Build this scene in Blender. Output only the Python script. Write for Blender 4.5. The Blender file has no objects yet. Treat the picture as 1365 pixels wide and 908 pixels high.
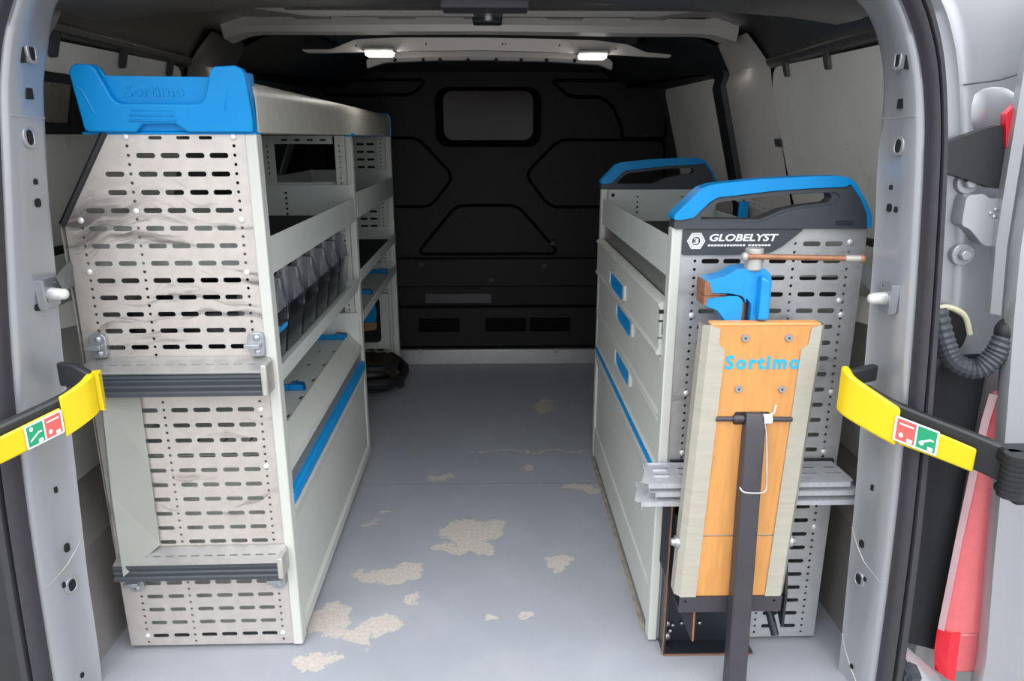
import bpy, bmesh, math, random
from mathutils import Vector, Matrix
from mathutils.geometry import delaunay_2d_cdt

random.seed(4)
S = bpy.context.scene
COL = S.collection

# ------------------------------------------------------------------ camera
cam_d = bpy.data.cameras.new('camera')
cam = bpy.data.objects.new('camera', cam_d)
COL.objects.link(cam)
cam_d.sensor_width = 36.0
cam_d.lens = 960.0 / 1365.0 * 36.0
cam_d.clip_start = 0.02
cam.location = (0.0, -1.374, 1.093)
cam.rotation_euler = (math.radians(90 - 15.709), 0.0, math.radians(-1.178))
S.camera = cam

# ------------------------------------------------------------------ world: overcast sky, three times brighter overhead than at the horizon
w = bpy.data.worlds.new('overcast_sky')
S.world = w
w.use_nodes = True
wn = w.node_tree.nodes
wl = w.node_tree.links
bg = wn['Background']
tc = wn.new('ShaderNodeTexCoord')
sep = wn.new('ShaderNodeSeparateXYZ')
wl.new(tc.outputs['Generated'], sep.inputs[0])
rmp = wn.new('ShaderNodeValToRGB')
rmp.color_ramp.elements[0].position = 0.0
rmp.color_ramp.elements[0].color = (0.46, 0.48, 0.51, 1)
rmp.color_ramp.elements[1].position = 1.0
rmp.color_ramp.elements[1].color = (1.50, 1.54, 1.60, 1)
wl.new(sep.outputs['Z'], rmp.inputs[0])
wl.new(rmp.outputs[0], bg.inputs[0])
bg.inputs[1].default_value = 1.0

# ------------------------------------------------------------------ exposure
S.view_settings.view_transform = 'Standard'
S.view_settings.look = 'None'
S.view_settings.gamma = 1.0
S.view_settings.use_curve_mapping = False
S.view_settings.exposure = 1.8
LAMP_POWER = 9.0

# ================================================================== helpers
def lin(c):
    return tuple((x / 255 / 12.92) if x / 255 <= 0.04045 else ((x / 255 + 0.055) / 1.055) ** 2.4 for x in c)

def material(name, rgb, rough=0.5, metal=0.0, var=0.06, scale=18.0, bump=0.0, bscale=200.0,
             stretch=(1, 1, 1), coat=0.0, spec=0.5):
    m = bpy.data.materials.new(name)
    m.use_nodes = True
    nt = m.node_tree
    b = nt.nodes['Principled BSDF']
    c = lin(rgb)
    tcn = nt.nodes.new('ShaderNodeTexCoord')
    mp = nt.nodes.new('ShaderNodeMapping')
    mp.inputs['Scale'].default_value = stretch
    nt.links.new(tcn.outputs['Object'], mp.inputs[0])
    nz = nt.nodes.new('ShaderNodeTexNoise')
    nz.inputs['Scale'].default_value = scale
    nz.inputs['Detail'].default_value = 6
    nt.links.new(mp.outputs[0], nz.inputs[0])
    rp = nt.nodes.new('ShaderNodeValToRGB')
    rp.color_ramp.elements[0].position = 0.3
    rp.color_ramp.elements[1].position = 0.7
    rp.color_ramp.elements[0].color = tuple(x * (1 - var) for x in c) + (1,)
    rp.color_ramp.elements[1].color = tuple(min(1, x * (1 + var)) for x in c) + (1,)
    nt.links.new(nz.outputs['Fac'], rp.inputs[0])
    nt.links.new(rp.outputs[0], b.inputs['Base Color'])
    b.inputs['Roughness'].default_value = rough
    b.inputs['Metallic'].default_value = metal
    b.inputs['Coat Weight'].default_value = coat
    b.inputs['Specular IOR Level'].default_value = spec
    if bump:
        n2 = nt.nodes.new('ShaderNodeTexNoise')
        n2.inputs['Scale'].default_value = bscale
        n2.inputs['Detail'].default_value = 3
        nt.links.new(mp.outputs[0], n2.inputs[0])
        bp = nt.nodes.new('ShaderNodeBump')
        bp.inputs['Strength'].default_value = bump
        bp.inputs['Distance'].default_value = 0.002
        nt.links.new(n2.outputs['Fac'], bp.inputs['Height'])
        nt.links.new(bp.outputs[0], b.inputs['Normal'])
    return m

def add_smears(m, zlo, zhi, color, scale=(2.2, 2.2, 16.0), amount=0.75, thr=(0.56, 0.66), seed=0.0):
    """dark scuffs rubbed into a sheet between two heights"""
    nt = m.node_tree
    b = nt.nodes['Principled BSDF']
    src = b.inputs['Base Color'].links[0].from_socket
    t = nt.nodes.new('ShaderNodeTexCoord')
    n0 = nt.nodes.new('ShaderNodeTexNoise')
    n0.inputs['Scale'].default_value = 5
    nt.links.new(t.outputs['Object'], n0.inputs[0])
    mx0 = nt.nodes.new('ShaderNodeVectorMath'); mx0.operation = 'MULTIPLY_ADD'
    nt.links.new(n0.outputs['Color'], mx0.inputs[0])
    mx0.inputs[1].default_value = (0.0, 0.0, 0.16)
    nt.links.new(t.outputs['Object'], mx0.inputs[2])
    mp = nt.nodes.new('ShaderNodeMapping')
    mp.inputs['Scale'].default_value = scale
    mp.inputs['Location'].default_value = (seed, seed * 0.7, seed * 1.3)
    nt.links.new(mx0.outputs[0], mp.inputs[0])
    n1 = nt.nodes.new('ShaderNodeTexNoise')
    n1.inputs['Scale'].default_value = 1.6
    n1.inputs['Detail'].default_value = 8
    n1.inputs['Roughness'].default_value = 0.62
    nt.links.new(mp.outputs[0], n1.inputs[0])
    r = nt.nodes.new('ShaderNodeMapRange')
    r.inputs[1].default_value = thr[0]; r.inputs[2].default_value = thr[1]
    nt.links.new(n1.outputs['Fac'], r.inputs[0])
    sp = nt.nodes.new('ShaderNodeSeparateXYZ')
    nt.links.new(t.outputs['Object'], sp.inputs[0])
    up = nt.nodes.new('ShaderNodeMapRange')
    up.inputs[1].default_value = zlo - 0.05; up.inputs[2].default_value = zlo + 0.05
    nt.links.new(sp.outputs['Z'], up.inputs[0])
    dn = nt.nodes.new('ShaderNodeMapRange')
    dn.inputs[1].default_value = zhi + 0.05; dn.inputs[2].default_value = zhi - 0.05
    nt.links.new(sp.outputs['Z'], dn.inputs[0])
    a = nt.nodes.new('ShaderNodeMath'); a.operation = 'MULTIPLY'
    nt.links.new(up.outputs[0], a.inputs[0]); nt.links.new(dn.outputs[0], a.inputs[1])
    a2 = nt.nodes.new('ShaderNodeMath'); a2.operation = 'MULTIPLY'
    nt.links.new(a.outputs[0], a2.inputs[0]); nt.links.new(r.outputs[0], a2.inputs[1])
    a3 = nt.nodes.new('ShaderNodeMath'); a3.operation = 'MULTIPLY'
    nt.links.new(a2.outputs[0], a3.inputs[0]); a3.inputs[1].default_value = amount
    mix = nt.nodes.new('ShaderNodeMix'); mix.data_type = 'RGBA'
    nt.links.new(a3.outputs[0], mix.inputs[0])
    nt.links.new(src, mix.inputs[6])
    mix.inputs[7].default_value = lin(color) + (1,)
    nt.links.new(mix.outputs[2], b.inputs['Base Color'])

def I(): return Matrix.Identity(4)
def finish(name, me, mat, parent=None, bev=0.0, seg=2, smooth=35, label=None):
    if smooth:
        for p in me.polygons: p.use_smooth = True
        me.set_sharp_from_angle(angle=math.radians(smooth))
    if mat is not None and not me.materials: me.materials.append(mat)
    o = bpy.data.objects.new(name, me)
    COL.objects.link(o)
    if parent is not None:
        o.parent = parent
        o.matrix_parent_inverse = Matrix.Translation(-Vector(ROOTLOC.get(parent.name, (0, 0, 0))))
        if parent.name not in ROOTLOC:      # a sub-part below a mesh part that sits at the origin
            o.matrix_parent_inverse = I()
    if bev:
        md = o.modifiers.new('edge_bevel', 'BEVEL')
        md.width = bev; md.segments = seg; md.limit_method = 'ANGLE'; md.angle_limit = math.radians(40)
    if label: o['label'] = label
    return o

ROOTLOC = {}
def thing(name, label, cat, loc=(0, 0, 0), rz=0.0, group=None):
    o = bpy.data.objects.new(name, None)
    COL.objects.link(o)
    o.location = loc; o.rotation_euler = (0, 0, rz)
    o.empty_display_size = 0.05
    ROOTLOC[o.name] = loc
    o['label'] = label; o['category'] = cat
    if group: o['group'] = group
    return o

def tag(o, label, cat, group=None):
    o['label'] = label; o['category'] = cat
    if group: o['group'] = group
    return o

def struct(o):
    o['kind'] = 'structure'
    return o

def mesh_of(bm, name='m'):
    bmesh.ops.recalc_face_normals(bm, faces=bm.faces)
    me = bpy.data.meshes.new(name)
    bm.to_mesh(me); bm.free()
    return me

def obj(name, bm, mat, parent=None, **k):
    return finish(name, mesh_of(bm, name), mat, parent, **k)

def B(): return bmesh.new()

def box(bm, x0, x1, y0, y1, z0, z1):
    v = [bm.verts.new((x, y, z)) for x in (x0, x1) for y in (y0, y1) for z in (z0, z1)]
    for f in ((0, 1, 3, 2), (4, 6, 7, 5), (0, 4, 5, 1), (2, 3, 7, 6), (0, 2, 6, 4), (1, 5, 7, 3)):
        bm.faces.new([v[i] for i in f])
    return bm

def boxo(name, dims, mat, parent=None, **k):
    return obj(name, box(B(), *dims), mat, parent, **k)

def frame_of(d):
    d = d.normalized()
    a = Vector((0, 0, 1)) if abs(d.z) < 0.9 else Vector((1, 0, 0))
    u = d.cross(a).normalized()
    return u, d.cross(u).normalized()

def cyl(bm, p0, p1, r0, r1=None, n=16):
    p0 = Vector(p0); p1 = Vector(p1); r1 = r0 if r1 is None else r1
    u, v = frame_of(p1 - p0)
    a = [bm.verts.new(p0 + (u * math.cos(t) + v * math.sin(t)) * r0) for t in [2 * math.pi * i / n for i in range(n)]]
    b = [bm.verts.new(p1 + (u * math.cos(t) + v * math.sin(t)) * r1) for t in [2 * math.pi * i / n for i in range(n)]]
    for i in range(n):
        bm.faces.new((a[i], a[(i + 1) % n], b[(i + 1) % n], b[i]))
    bm.faces.new(a[::-1]); bm.faces.new(b)
    return bm

def ball(bm, c, r, sc=(1, 1, 1), u=14, v=9):
    m = Matrix.Translation(c) @ Matrix.Diagonal((r * sc[0], r * sc[1], r * sc[2], 1))
    bmesh.ops.create_uvsphere(bm, u_segments=u, v_segments=v, radius=1, matrix=m)
    return bm

def tube(bm, pts, r, n=10, radii=None):
    pts = [Vector(p) for p in pts]
    rings = []
    up = None
    for i, p in enumerate(pts):
        d = (pts[min(i + 1, len(pts) - 1)] - pts[max(i - 1, 0)]).normalized()
        if up is None:
            u, v = frame_of(d)
        else:
            u = (up - d * up.dot(d)).normalized(); v = d.cross(u)
        up = u
        rr = radii[i] if radii else r
        rings.append([bm.verts.new(p + (u * math.cos(t) + v * math.sin(t)) * rr) for t in [2 * math.pi * k / n for k in range(n)]])
    for a, b in zip(rings, rings[1:]):
        for k in range(n):
            bm.faces.new((a[k], a[(k + 1) % n], b[(k + 1) % n], b[k]))
    bm.faces.new(rings[0][::-1]); bm.faces.new(rings[-1])
    return bm

def loft(bm, lines, close=False):
    """faces between consecutive polylines of equal length"""
    vs = [[bm.verts.new(p) for p in l] for l in lines]
    pairs = list(zip(vs, vs[1:]))
    if close: pairs.append((vs[-1], vs[0]))
    for a, b in pairs:
        for i in range(len(a) - 1):
            bm.faces.new((a[i], a[i + 1], b[i + 1], b[i]))
    if close:
        bm.faces.new([l[0] for l in vs]); bm.faces.new([l[-1] for l in vs][::-1])
    return bm

def smooth_line(pts, n=4):
    """Catmull-Rom resample"""
    P = [Vector(p) for p in pts]
    P = [P[0] * 2 - P[1]] + P + [P[-1] * 2 - P[-2]]
    out = []
    for i in range(1, len(P) - 2):
        for k in range(n):
            t = k / n
            a, b, c, d = P[i - 1], P[i], P[i + 1], P[i + 2]
            out.append(0.5 * ((2 * b) + (c - a) * t + (2 * a - 5 * b + 4 * c - d) * t * t + (3 * b - a - 3 * c + d) * t ** 3))
    out.append(P[-2])
    return out

# 2-D outlines ------------------------------------------------------
def rrect(x0, x1, y0, y1, r, n=4):
    out = []
    for cx, cy, a0 in ((x1 - r, y1 - r, 0), (x0 + r, y1 - r, 90), (x0 + r, y0 + r, 180), (x1 - r, y0 + r, 270)):
        for k in range(n + 1):
            a = math.radians(a0 + 90 * k / n)
            out.append((cx + r * math.cos(a), cy + r * math.sin(a)))
    return out

def circ(cx, cy, r, n=8):
    return [(cx + r * math.cos(2 * math.pi * k / n), cy + r * math.sin(2 * math.pi * k / n)) for k in range(n)]

def rounded(poly, r, n=4):
    """round the corners of a polygon"""
    out = []
    N = len(poly)
    for i in range(N):
        p = Vector(poly[i]); a = Vector(poly[i - 1]); b = Vector(poly[(i + 1) % N])
        da = a - p; db = b - p
        rr = min(r, da.length * 0.45, db.length * 0.45)
        p0 = p + da.normalized() * rr; p1 = p + db.normalized() * rr
        for k in range(n + 1):
            t = k / n
            q = p0 * (1 - t) ** 2 + p * 2 * t * (1 - t) + p1 * t * t
            out.append((q.x, q.y))
    return out

BAS = {   # local (a, b, thickness) -> world
    'xz': lambda a, b, c: (a, c, b),
    'yz': lambda a, b, c: (c, a, b),
    'xy': lambda a, b, c: (a, b, c),
}
def inside(x, y, poly):
    r = False
    for i in range(len(poly)):
        x0, y0 = poly[i - 1][0], poly[i - 1][1]; x1, y1 = poly[i][0], poly[i][1]
        if (y0 > y) != (y1 > y) and x < (x1 - x0) * (y - y0) / (y1 - y0) + x0: r = not r
    return r

def plate(bm, outline, holes, c0, c1, basis='xz'):
    """flat sheet with real holes; basis may be a function (a,b,c)->point"""
    f = BAS[basis] if isinstance(basis, str) else basis
    pts = []; edges = []
    for poly in [outline] + list(holes):
        s = len(pts); n = len(poly)
        pts += [Vector((p[0], p[1])) for p in poly]
        edges += [(s + i, s + (i + 1) % n) for i in range(n)]
    vo, eo, fo, ov, _, _ = delaunay_2d_cdt(pts, edges, [], 1, 1e-6)
    if holes:
        ring = []
        for k, poly in enumerate([outline] + list(holes)): ring += [k] * len(poly)
        rid = [ring[o[0]] if o else -1 for o in ov]
        keep = []
        for t in fo:
            r0 = rid[t[0]]
            if r0 > 0 and all(rid[i] == r0 for i in t):
                cx = sum(vo[i].x for i in t) / len(t); cy = sum(vo[i].y for i in t) / len(t)
                if inside(cx, cy, holes[r0 - 1]): continue
            keep.append(t)
        fo = keep
    v0 = [bm.verts.new(f(p.x, p.y, c0)) for p in vo]
    v1 = [bm.verts.new(f(p.x, p.y, c1)) for p in vo]
    cnt = {}
    for t in fo:
        bm.faces.new([v0[i] for i in t]); bm.faces.new([v1[i] for i in reversed(t)])
        for i in range(len(t)):
            e = (t[i], t[(i + 1) % len(t)])
            cnt[tuple(sorted(e))] = cnt.get(tuple(sorted(e)), 0) + 1
    for (a, b), k in cnt.items():
        if k == 1: bm.faces.new((v0[a], v0[b], v1[b], v1[a]))
    return bm

def plateo(name, outline, holes, c0, c1, basis, mat, parent=None, **k):
    return obj(name, plate(B(), outline, holes, c0, c1, basis), mat, parent, **k)

def text_mesh(txt, height, depth, offset=0.0, shear=0.0, spacing=1.0, sx=1.0):
    cu = bpy.data.curves.new('lettering', 'FONT')
    cu.body = txt; cu.size = 1.0; cu.extrude = 0.5; cu.offset = offset; cu.shear = shear; cu.space_character = spacing
    cu.resolution_u = 3
    o = bpy.data.objects.new('lettering_src', cu)
    COL.objects.link(o)
    dg = bpy.context.evaluated_depsgraph_get()
    me = bpy.data.meshes.new_from_object(o.evaluated_get(dg))
    bpy.data.objects.remove(o)
    xs = [v.co.x for v in me.vertices]; ys = [v.co.y for v in me.vertices]
    x0, x1, y0, y1 = min(xs), max(xs), min(ys), max(ys)
    cap = 0.73
    for v in me.vertices:
        v.co.x = (v.co.x - x0) * height / cap * sx; v.co.y = v.co.y * height / cap; v.co.z *= depth
    return me

def text_on(name, txt, mat, parent, x0, x1, zbase, h, y, depth=0.0008, **k):
    """lettering on a surface that faces -y; fitted between x0 and x1"""
    me = text_mesh(txt, h, depth, **k)
    wd = max(v.co.x for v in me.vertices)
    for v in me.vertices:
        a, b, c = v.co
        v.co = (x0 + a * (x1 - x0) / wd, y - c, zbase + b)
    return finish(name, me, mat, parent, smooth=0)

# ================================================================== materials
M = {}
M['galv'] = material('galvanised_sheet', (190, 183, 177), 0.46, 0.5, 0.07, 40, 0.06, 160)
add_smears(M['galv'], 0.70, 0.99, (58, 55, 54), amount=0.75, thr=(0.53, 0.63))
add_smears(M['galv'], 0.28, 0.56, (90, 84, 80), scale=(3, 3, 14), amount=0.45, thr=(0.6, 0.66), seed=4)
M['galv_r'] = material('galvanised_sheet_right', (178, 178, 178), 0.46, 0.55, 0.08, 40, 0.06, 160)
add_smears(M['galv_r'], 0.5, 0.9, (95, 92, 90), scale=(5, 5, 12), amount=0.4, thr=(0.6, 0.68), seed=2)
M['alu'] = material('bare_aluminium', (190, 190, 188), 0.38, 0.75, 0.06, 30, 0.04, 200)
M['white'] = material('offwhite_coated_steel', (188, 189, 182), 0.42, 0.0, 0.03, 9)
M['tray'] = material('pale_grey_coated_tray', (196, 200, 195), 0.45, 0.0, 0.03, 9)
M['mat'] = material('black_rubber_mat', (20, 20, 21), 0.8, 0, 0.15, 60, 0.2, 300)
M['blue'] = material('bright_blue_plastic', (0, 132, 198), 0.42, 0, 0.04, 12, 0.03, 300, spec=0.3)
M['blue_paint'] = material('blue_cast_paint', (4, 134, 200), 0.36, 0, 0.08, 30, 0.15, 120, coat=0.2)
M['grey_plastic'] = material('anthracite_plastic', (54, 58, 64), 0.5, 0, 0.05, 20, 0.05, 400)
M['black_plastic'] = material('black_trim_plastic', (27, 29, 32), 0.5, 0, 0.08, 20, 0.08, 400)
M['bulk'] = material('black_bulkhead_plastic', (25, 24, 24), 0.6, 0, 0.1, 30, 0.12, 300, spec=0.3)
M['groove'] = material('deep_black_groove', (6, 6, 6), 0.9, 0, 0.05, spec=0.1)
M['silver'] = material('silver_body_paint', (164, 166, 169), 0.34, 0.5, 0.03, 6, coat=0.3)
M['silver_lit'] = material('silver_paint_lit', (196, 190, 185), 0.4, 0.25, 0.03, 6)  # body silver made paler: light on the beams put into the colour
M['trough'] = material('brushed_trough_sheet', (204, 201, 190), 0.42, 0.2, 0.06, 30)
M['silver_shaded'] = material('silver_paint_shaded', (128, 126, 125), 0.34, 0.8, 0.04, 6)  # body silver made darker: interior shade put into the colour
M['board'] = material('grey_hardboard', (222, 219, 212), 0.62, 0, 0.05, 7, 0.05, 90)
add_smears(M['board'], 0.9, 1.12, (120, 112, 100), scale=(3, 6, 6), amount=0.4, thr=(0.62, 0.7), seed=7)
M['rubber'] = material('black_seal_rubber', (50, 49, 54), 0.62, 0, 0.1, 60, 0.2, 300)
M['hole'] = material('dark_void', (10, 10, 11), 0.8, 0, 0.05)
M['zinc'] = material('zinc_plated_steel', (170, 174, 178), 0.3, 0.75, 0.08, 60, 0.08, 150)
M['rivet'] = material('pale_rivet', (214, 214, 212), 0.35, 0.3, 0.03)
M['yellow'] = material('yellow_strap_cover', (208, 180, 6), 0.38, 0, 0.02, 10)
M['wood'] = material('birch_plywood', (196, 138, 76), 0.45, 0, 0.10, 9, 0.06, 60, stretch=(14, 14, 1.2), coat=0.1)
M['wood_edge'] = material('birch_plywood_edge', (214, 150, 90), 0.6, 0, 0.15, 20, stretch=(2, 20, 40))
M['dark_steel'] = material('dark_grey_steel', (62, 60, 65), 0.42, 0.2, 0.05, 20)
M['black_steel'] = material('black_painted_steel', (30, 33, 38), 0.34, 0.1, 0.1, 20, 0.05, 150)
M['rust'] = material('brown_surface_rust', (140, 92, 66), 0.7, 0.2, 0.22, 60, 0.2, 300)
M['rust_bar'] = material('rusty_vise_bar', (158, 112, 84), 0.5, 0.45, 0.16, 40, 0.1, 200)
M['cast'] = material('light_grey_cast_iron', (176, 174, 168), 0.42, 0.4, 0.1, 40, 0.1, 150)
M['print_blue'] = material('blue_print', (30, 160, 228), 0.5)
M['print_white'] = material('white_print', (236, 238, 240), 0.5)
M['red_lens'] = material('pale_red_lens', (204, 98, 102), 0.2, 0, 0.05, 60, coat=0.6)
M['red_dark'] = material('red_reflector', (206, 14, 40), 0.2, 0, 0.05, 60, coat=0.6)
M['green'] = material('green_sticker', (18, 138, 92), 0.5)
M['red'] = material('red_sticker', (226, 84, 78), 0.5)
M['dark_tarp'] = material('dark_coiled_hose', (24, 24, 25), 0.55, 0, 0.2, 30)
M['beige'] = material('beige_card', (150, 112, 78), 0.7)
M['asphalt'] = material('pale_paving', (118, 116, 114), 0.9, 0, 0.08, 8, 0.2, 40)
M['grit'] = material('dark_felt_strip', (66, 64, 60), 0.9, 0, 0.4, 220)
M['smoke_sheet'] = material('scratched_grey_strip', (128, 128, 124), 0.32, 0.25, 0.12, 30, stretch=(1, 2, 12))
M['grille'] = material('vent_grille', (128, 122, 112), 0.6, 0.2, 0.1, 40)

def clear_plastic(name, tint, gloss_mix, ior=1.5, low=0.3):
    m = bpy.data.materials.new(name); m.use_nodes = True
    nt = m.node_tree
    for n in list(nt.nodes):
        if n.type != 'OUTPUT_MATERIAL': nt.nodes.remove(n)
    out = [n for n in nt.nodes if n.type == 'OUTPUT_MATERIAL'][0]
    tr = nt.nodes.new('ShaderNodeBsdfTransparent'); tr.inputs[0].default_value = tint + (1,)
    gl = nt.nodes.new('ShaderNodeBsdfGlossy'); gl.inputs['Roughness'].default_value = 0.16
    gl.inputs['Color'].default_value = (0.9, 0.92, 0.95, 1)
    df = nt.nodes.new('ShaderNodeBsdfDiffuse'); df.inputs[0].default_value = (0.62, 0.62, 0.64, 1)
    fr = nt.nodes.new('ShaderNodeFresnel'); fr.inputs[0].default_value = ior
    nz = nt.nodes.new('ShaderNodeTexNoise'); nz.inputs['Scale'].default_value = 25; nz.inputs['Detail'].default_value = 5
    tcn = nt.nodes.new('ShaderNodeTexCoord'); mp = nt.nodes.new('ShaderNodeMapping')
    mp.inputs['Scale'].default_value = (3, 3, 0.6)
    nt.links.new(tcn.outputs['Object'], mp.inputs[0]); nt.links.new(mp.outputs[0], nz.inputs[0])
    mr = nt.nodes.new('ShaderNodeMapRange'); mr.inputs[1].default_value = 0.45; mr.inputs[2].default_value = 0.75
    mr.inputs[3].default_value = gloss_mix * low; mr.inputs[4].default_value = gloss_mix
    nt.links.new(nz.outputs['Fac'], mr.inputs[0])
    m1 = nt.nodes.new('ShaderNodeMixShader'); m2 = nt.nodes.new('ShaderNodeMixShader')
    nt.links.new(mr.outputs[0], m1.inputs[0]); nt.links.new(tr.outputs[0], m1.inputs[1]); nt.links.new(df.outputs[0], m1.inputs[2])
    nt.links.new(fr.outputs[0], m2.inputs[0]); nt.links.new(m1.outputs[0], m2.inputs[1]); nt.links.new(gl.outputs[0], m2.inputs[2])
    nt.links.new(m2.outputs[0], out.inputs[0])
    return m
M['clear'] = clear_plastic('clear_scuffed_plastic', (0.66, 0.68, 0.75), 0.04)
M['clear_side'] = clear_plastic('scratched_clear_plastic', (0.88, 0.88, 0.90), 0.9)
M['clear_sheet'] = clear_plastic('clear_divider_plastic', (0.93, 0.95, 0.95), 0.50, 1.5, 0.85)
M['glass'] = clear_plastic('dusty_window_pane', (0.85, 0.83, 0.83), 0.02, 1.15)

def emissive(name, col, power):
    m = bpy.data.materials.new(name); m.use_nodes = True
    b = m.node_tree.nodes['Principled BSDF']
    b.inputs['Base Color'].default_value = (0.9, 0.9, 0.9, 1)
    b.inputs['Emission Color'].default_value = col + (1,)
    b.inputs['Emission Strength'].default_value = power
    return m
M['lamp'] = emissive('led_lamp_lens', (1.0, 0.97, 0.92), LAMP_POWER)

# worn vinyl floor: grey-blue with beige bare patches ----------------
def floor_material():
    m = material('worn_grey_vinyl', (151, 154, 161), 0.55, 0, 0.05, 6, 0.0)
    nt = m.node_tree; L = nt.links
    b = nt.nodes['Principled BSDF']
    src = b.inputs['Base Color'].links[0].from_socket
    t = nt.nodes.new('ShaderNodeTexCoord')
    def noise(scale, detail=5):
        n = nt.nodes.new('ShaderNodeTexNoise'); n.inputs['Scale'].default_value = scale; n.inputs['Detail'].default_value = detail
        n.inputs['Roughness'].default_value = 0.6
        L.new(t.outputs['Object'], n.inputs[0]); return n
    nz = noise(16, 8)
    off = nt.nodes.new('ShaderNodeVectorMath'); off.operation = 'SUBTRACT'
    L.new(nz.outputs['Color'], off.inputs[0]); off.inputs[1].default_value = (0.5, 0.5, 0.5)
    sc = nt.nodes.new('ShaderNodeVectorMath'); sc.operation = 'MULTIPLY_ADD'
    L.new(off.outputs[0], sc.inputs[0]); sc.inputs[1].default_value = (0.10, 0.14, 0.0)
    L.new(t.outputs['Object'], sc.inputs[2])
    patches = [(-0.085, 0.47, 0.080, 0.062), (-0.03, 0.49, 0.055, 0.055), (-0.13, 0.385, 0.06, 0.025), (-0.135, 0.50, 0.045, 0.02), (-0.06, 0.40, 0.05, 0.04),
               (-0.29, 0.268, 0.085, 0.022), (-0.24, 0.29, 0.04, 0.022), (-0.40, 0.10, 0.042, 0.055), (-0.41, 0.06, 0.04, 0.03), (-0.36, 0.045, 0.035, 0.014),
               (0.161, 0.323, 0.032, 0.036), (0.25, 0.748, 0.055, 0.022), (0.30, 0.725, 0.03, 0.012), (-0.19, 0.822, 0.036, 0.022),
               (-0.275, 0.07, 0.055, 0.028), (-0.32, 0.03, 0.035, 0.03), (-0.019, 0.094, 0.018, 0.014), (0.056, 0.098, 0.016, 0.013), (0.19, 1.48, 0.04, 0.07), (0.22, 1.54, 0.035, 0.02),
               (-0.385, 0.53, 0.018, 0.012), (-0.222, 0.165, 0.02, 0.014), (-0.34, 0.60, 0.016, 0.014), (-0.40, -0.04, 0.05, 0.02), (0.10, 0.90, 0.02, 0.015),
               (0.12, 1.035, 0.25, 0.006)]
    acc = None
    for cx, cy, rx, ry in patches:
        d = nt.nodes.new('ShaderNodeVectorMath'); d.operation = 'SUBTRACT'
        L.new(sc.outputs[0], d.inputs[0]); d.inputs[1].default_value = (cx, cy, 0)
        s2 = nt.nodes.new('ShaderNodeVectorMath'); s2.operation = 'MULTIPLY'
        L.new(d.outputs[0], s2.inputs[0]); s2.inputs[1].default_value = (1 / rx, 1 / ry, 0)
        ln = nt.nodes.new('ShaderNodeVectorMath'); ln.operation = 'LENGTH'
        L.new(s2.outputs[0], ln.inputs[0])
        if acc is None: acc = ln.outputs['Value']
        else:
            mn = nt.nodes.new('ShaderNodeMath'); mn.operation = 'MINIMUM'
            L.new(acc, mn.inputs[0]); L.new(ln.outputs['Value'], mn.inputs[1]); acc = mn.outputs[0]
    r = nt.nodes.new('ShaderNodeMapRange'); r.inputs[1].default_value = 1.08; r.inputs[2].default_value = 0.92
    L.new(acc, r.inputs[0])
    fine = noise(120, 4)
    rf = nt.nodes.new('ShaderNodeValToRGB')
    rf.color_ramp.elements[0].color = lin((176, 168, 160)) + (1,); rf.color_ramp.elements[1].color = lin((196, 188, 178)) + (1,)
    rf.color_ramp.elements[0].position = 0.35; rf.color_ramp.elements[1].position = 0.65
    L.new(fine.outputs['Fac'], rf.inputs[0])
    # pale scuffing everywhere
    big = noise(3.2, 9)
    rb = nt.nodes.new('ShaderNodeMapRange'); rb.inputs[1].default_value = 0.52; rb.inputs[2].default_value = 0.75; rb.inputs[4].default_value = 0.35
    L.new(big.outputs['Fac'], rb.inputs[0])
    mx0 = nt.nodes.new('ShaderNodeMix'); mx0.data_type = 'RGBA'
    L.new(rb.outputs[0], mx0.inputs[0]); L.new(src, mx0.inputs[6]); mx0.inputs[7].default_value = lin((172, 170, 168)) + (1,)
    mx = nt.nodes.new('ShaderNodeMix'); mx.data_type = 'RGBA'
    L.new(r.outputs[0], mx.inputs[0]); L.new(mx0.outputs[2], mx.inputs[6]); L.new(rf.outputs[0], mx.inputs[7])
    L.new(mx.outputs[2], b.inputs['Base Color'])
    # ribbed relief along the van
    wv = nt.nodes.new('ShaderNodeTexWave'); wv.wave_type = 'BANDS'; wv.bands_direction = 'X'
    wv.inputs['Scale'].default_value = 40; L.new(t.outputs['Object'], wv.inputs[0])
    bp = nt.nodes.new('ShaderNodeBump'); bp.inputs['Strength'].default_value = 0.12; bp.inputs['Distance'].default_value = 0.001
    L.new(wv.outputs['Fac'], bp.inputs['Height']); L.new(bp.outputs[0], b.inputs['Normal'])
    return m
M['floor'] = floor_material()

# ================================================================== the van shell
def mir(x): return -0.08 - x            # the van's centre line lies at x = -0.04

floor = struct(boxo('floor', (-0.97, 0.89, -0.26, 2.16, -0.03, 0.0), M['floor']))
fl_seam = B(); box(fl_seam, -0.44, 0.335, 0.772, 0.776, 0.0, 0.0006)
obj('floor_seam', fl_seam, material('seam_grey', (128, 129, 134), 0.7), floor, smooth=0)
struct(boxo('ground', (-9, 9, -12, 6, -0.65, -0.6), M['asphalt']))

# side skins: vertical below, leaning in above the belt, rail at the roof
def side_wall(name, sx):
    f = (lambda x: x) if sx > 0 else mir
    prof = [(0.88, -0.04), (0.88, 0.86), (0.768, 1.285), (0.70, 1.375), (0.60, 1.415)]
    bm = B()
    inner = [[(f(x), y, z) for x, z in prof] for y in (-0.02, 1.0, 2.3)]
    outer = [[(f(x + 0.05), y, z + (0.03 if z > 1.3 else 0)) for x, z in prof] for y in (2.3, 1.0, -0.02)]
    loft(bm, inner + outer, close=True)
    return struct(obj(name, bm, M['silver_shaded']))
wall_l = side_wall('wall_left', -1)
wall_r = side_wall('wall_right', 1)

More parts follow.
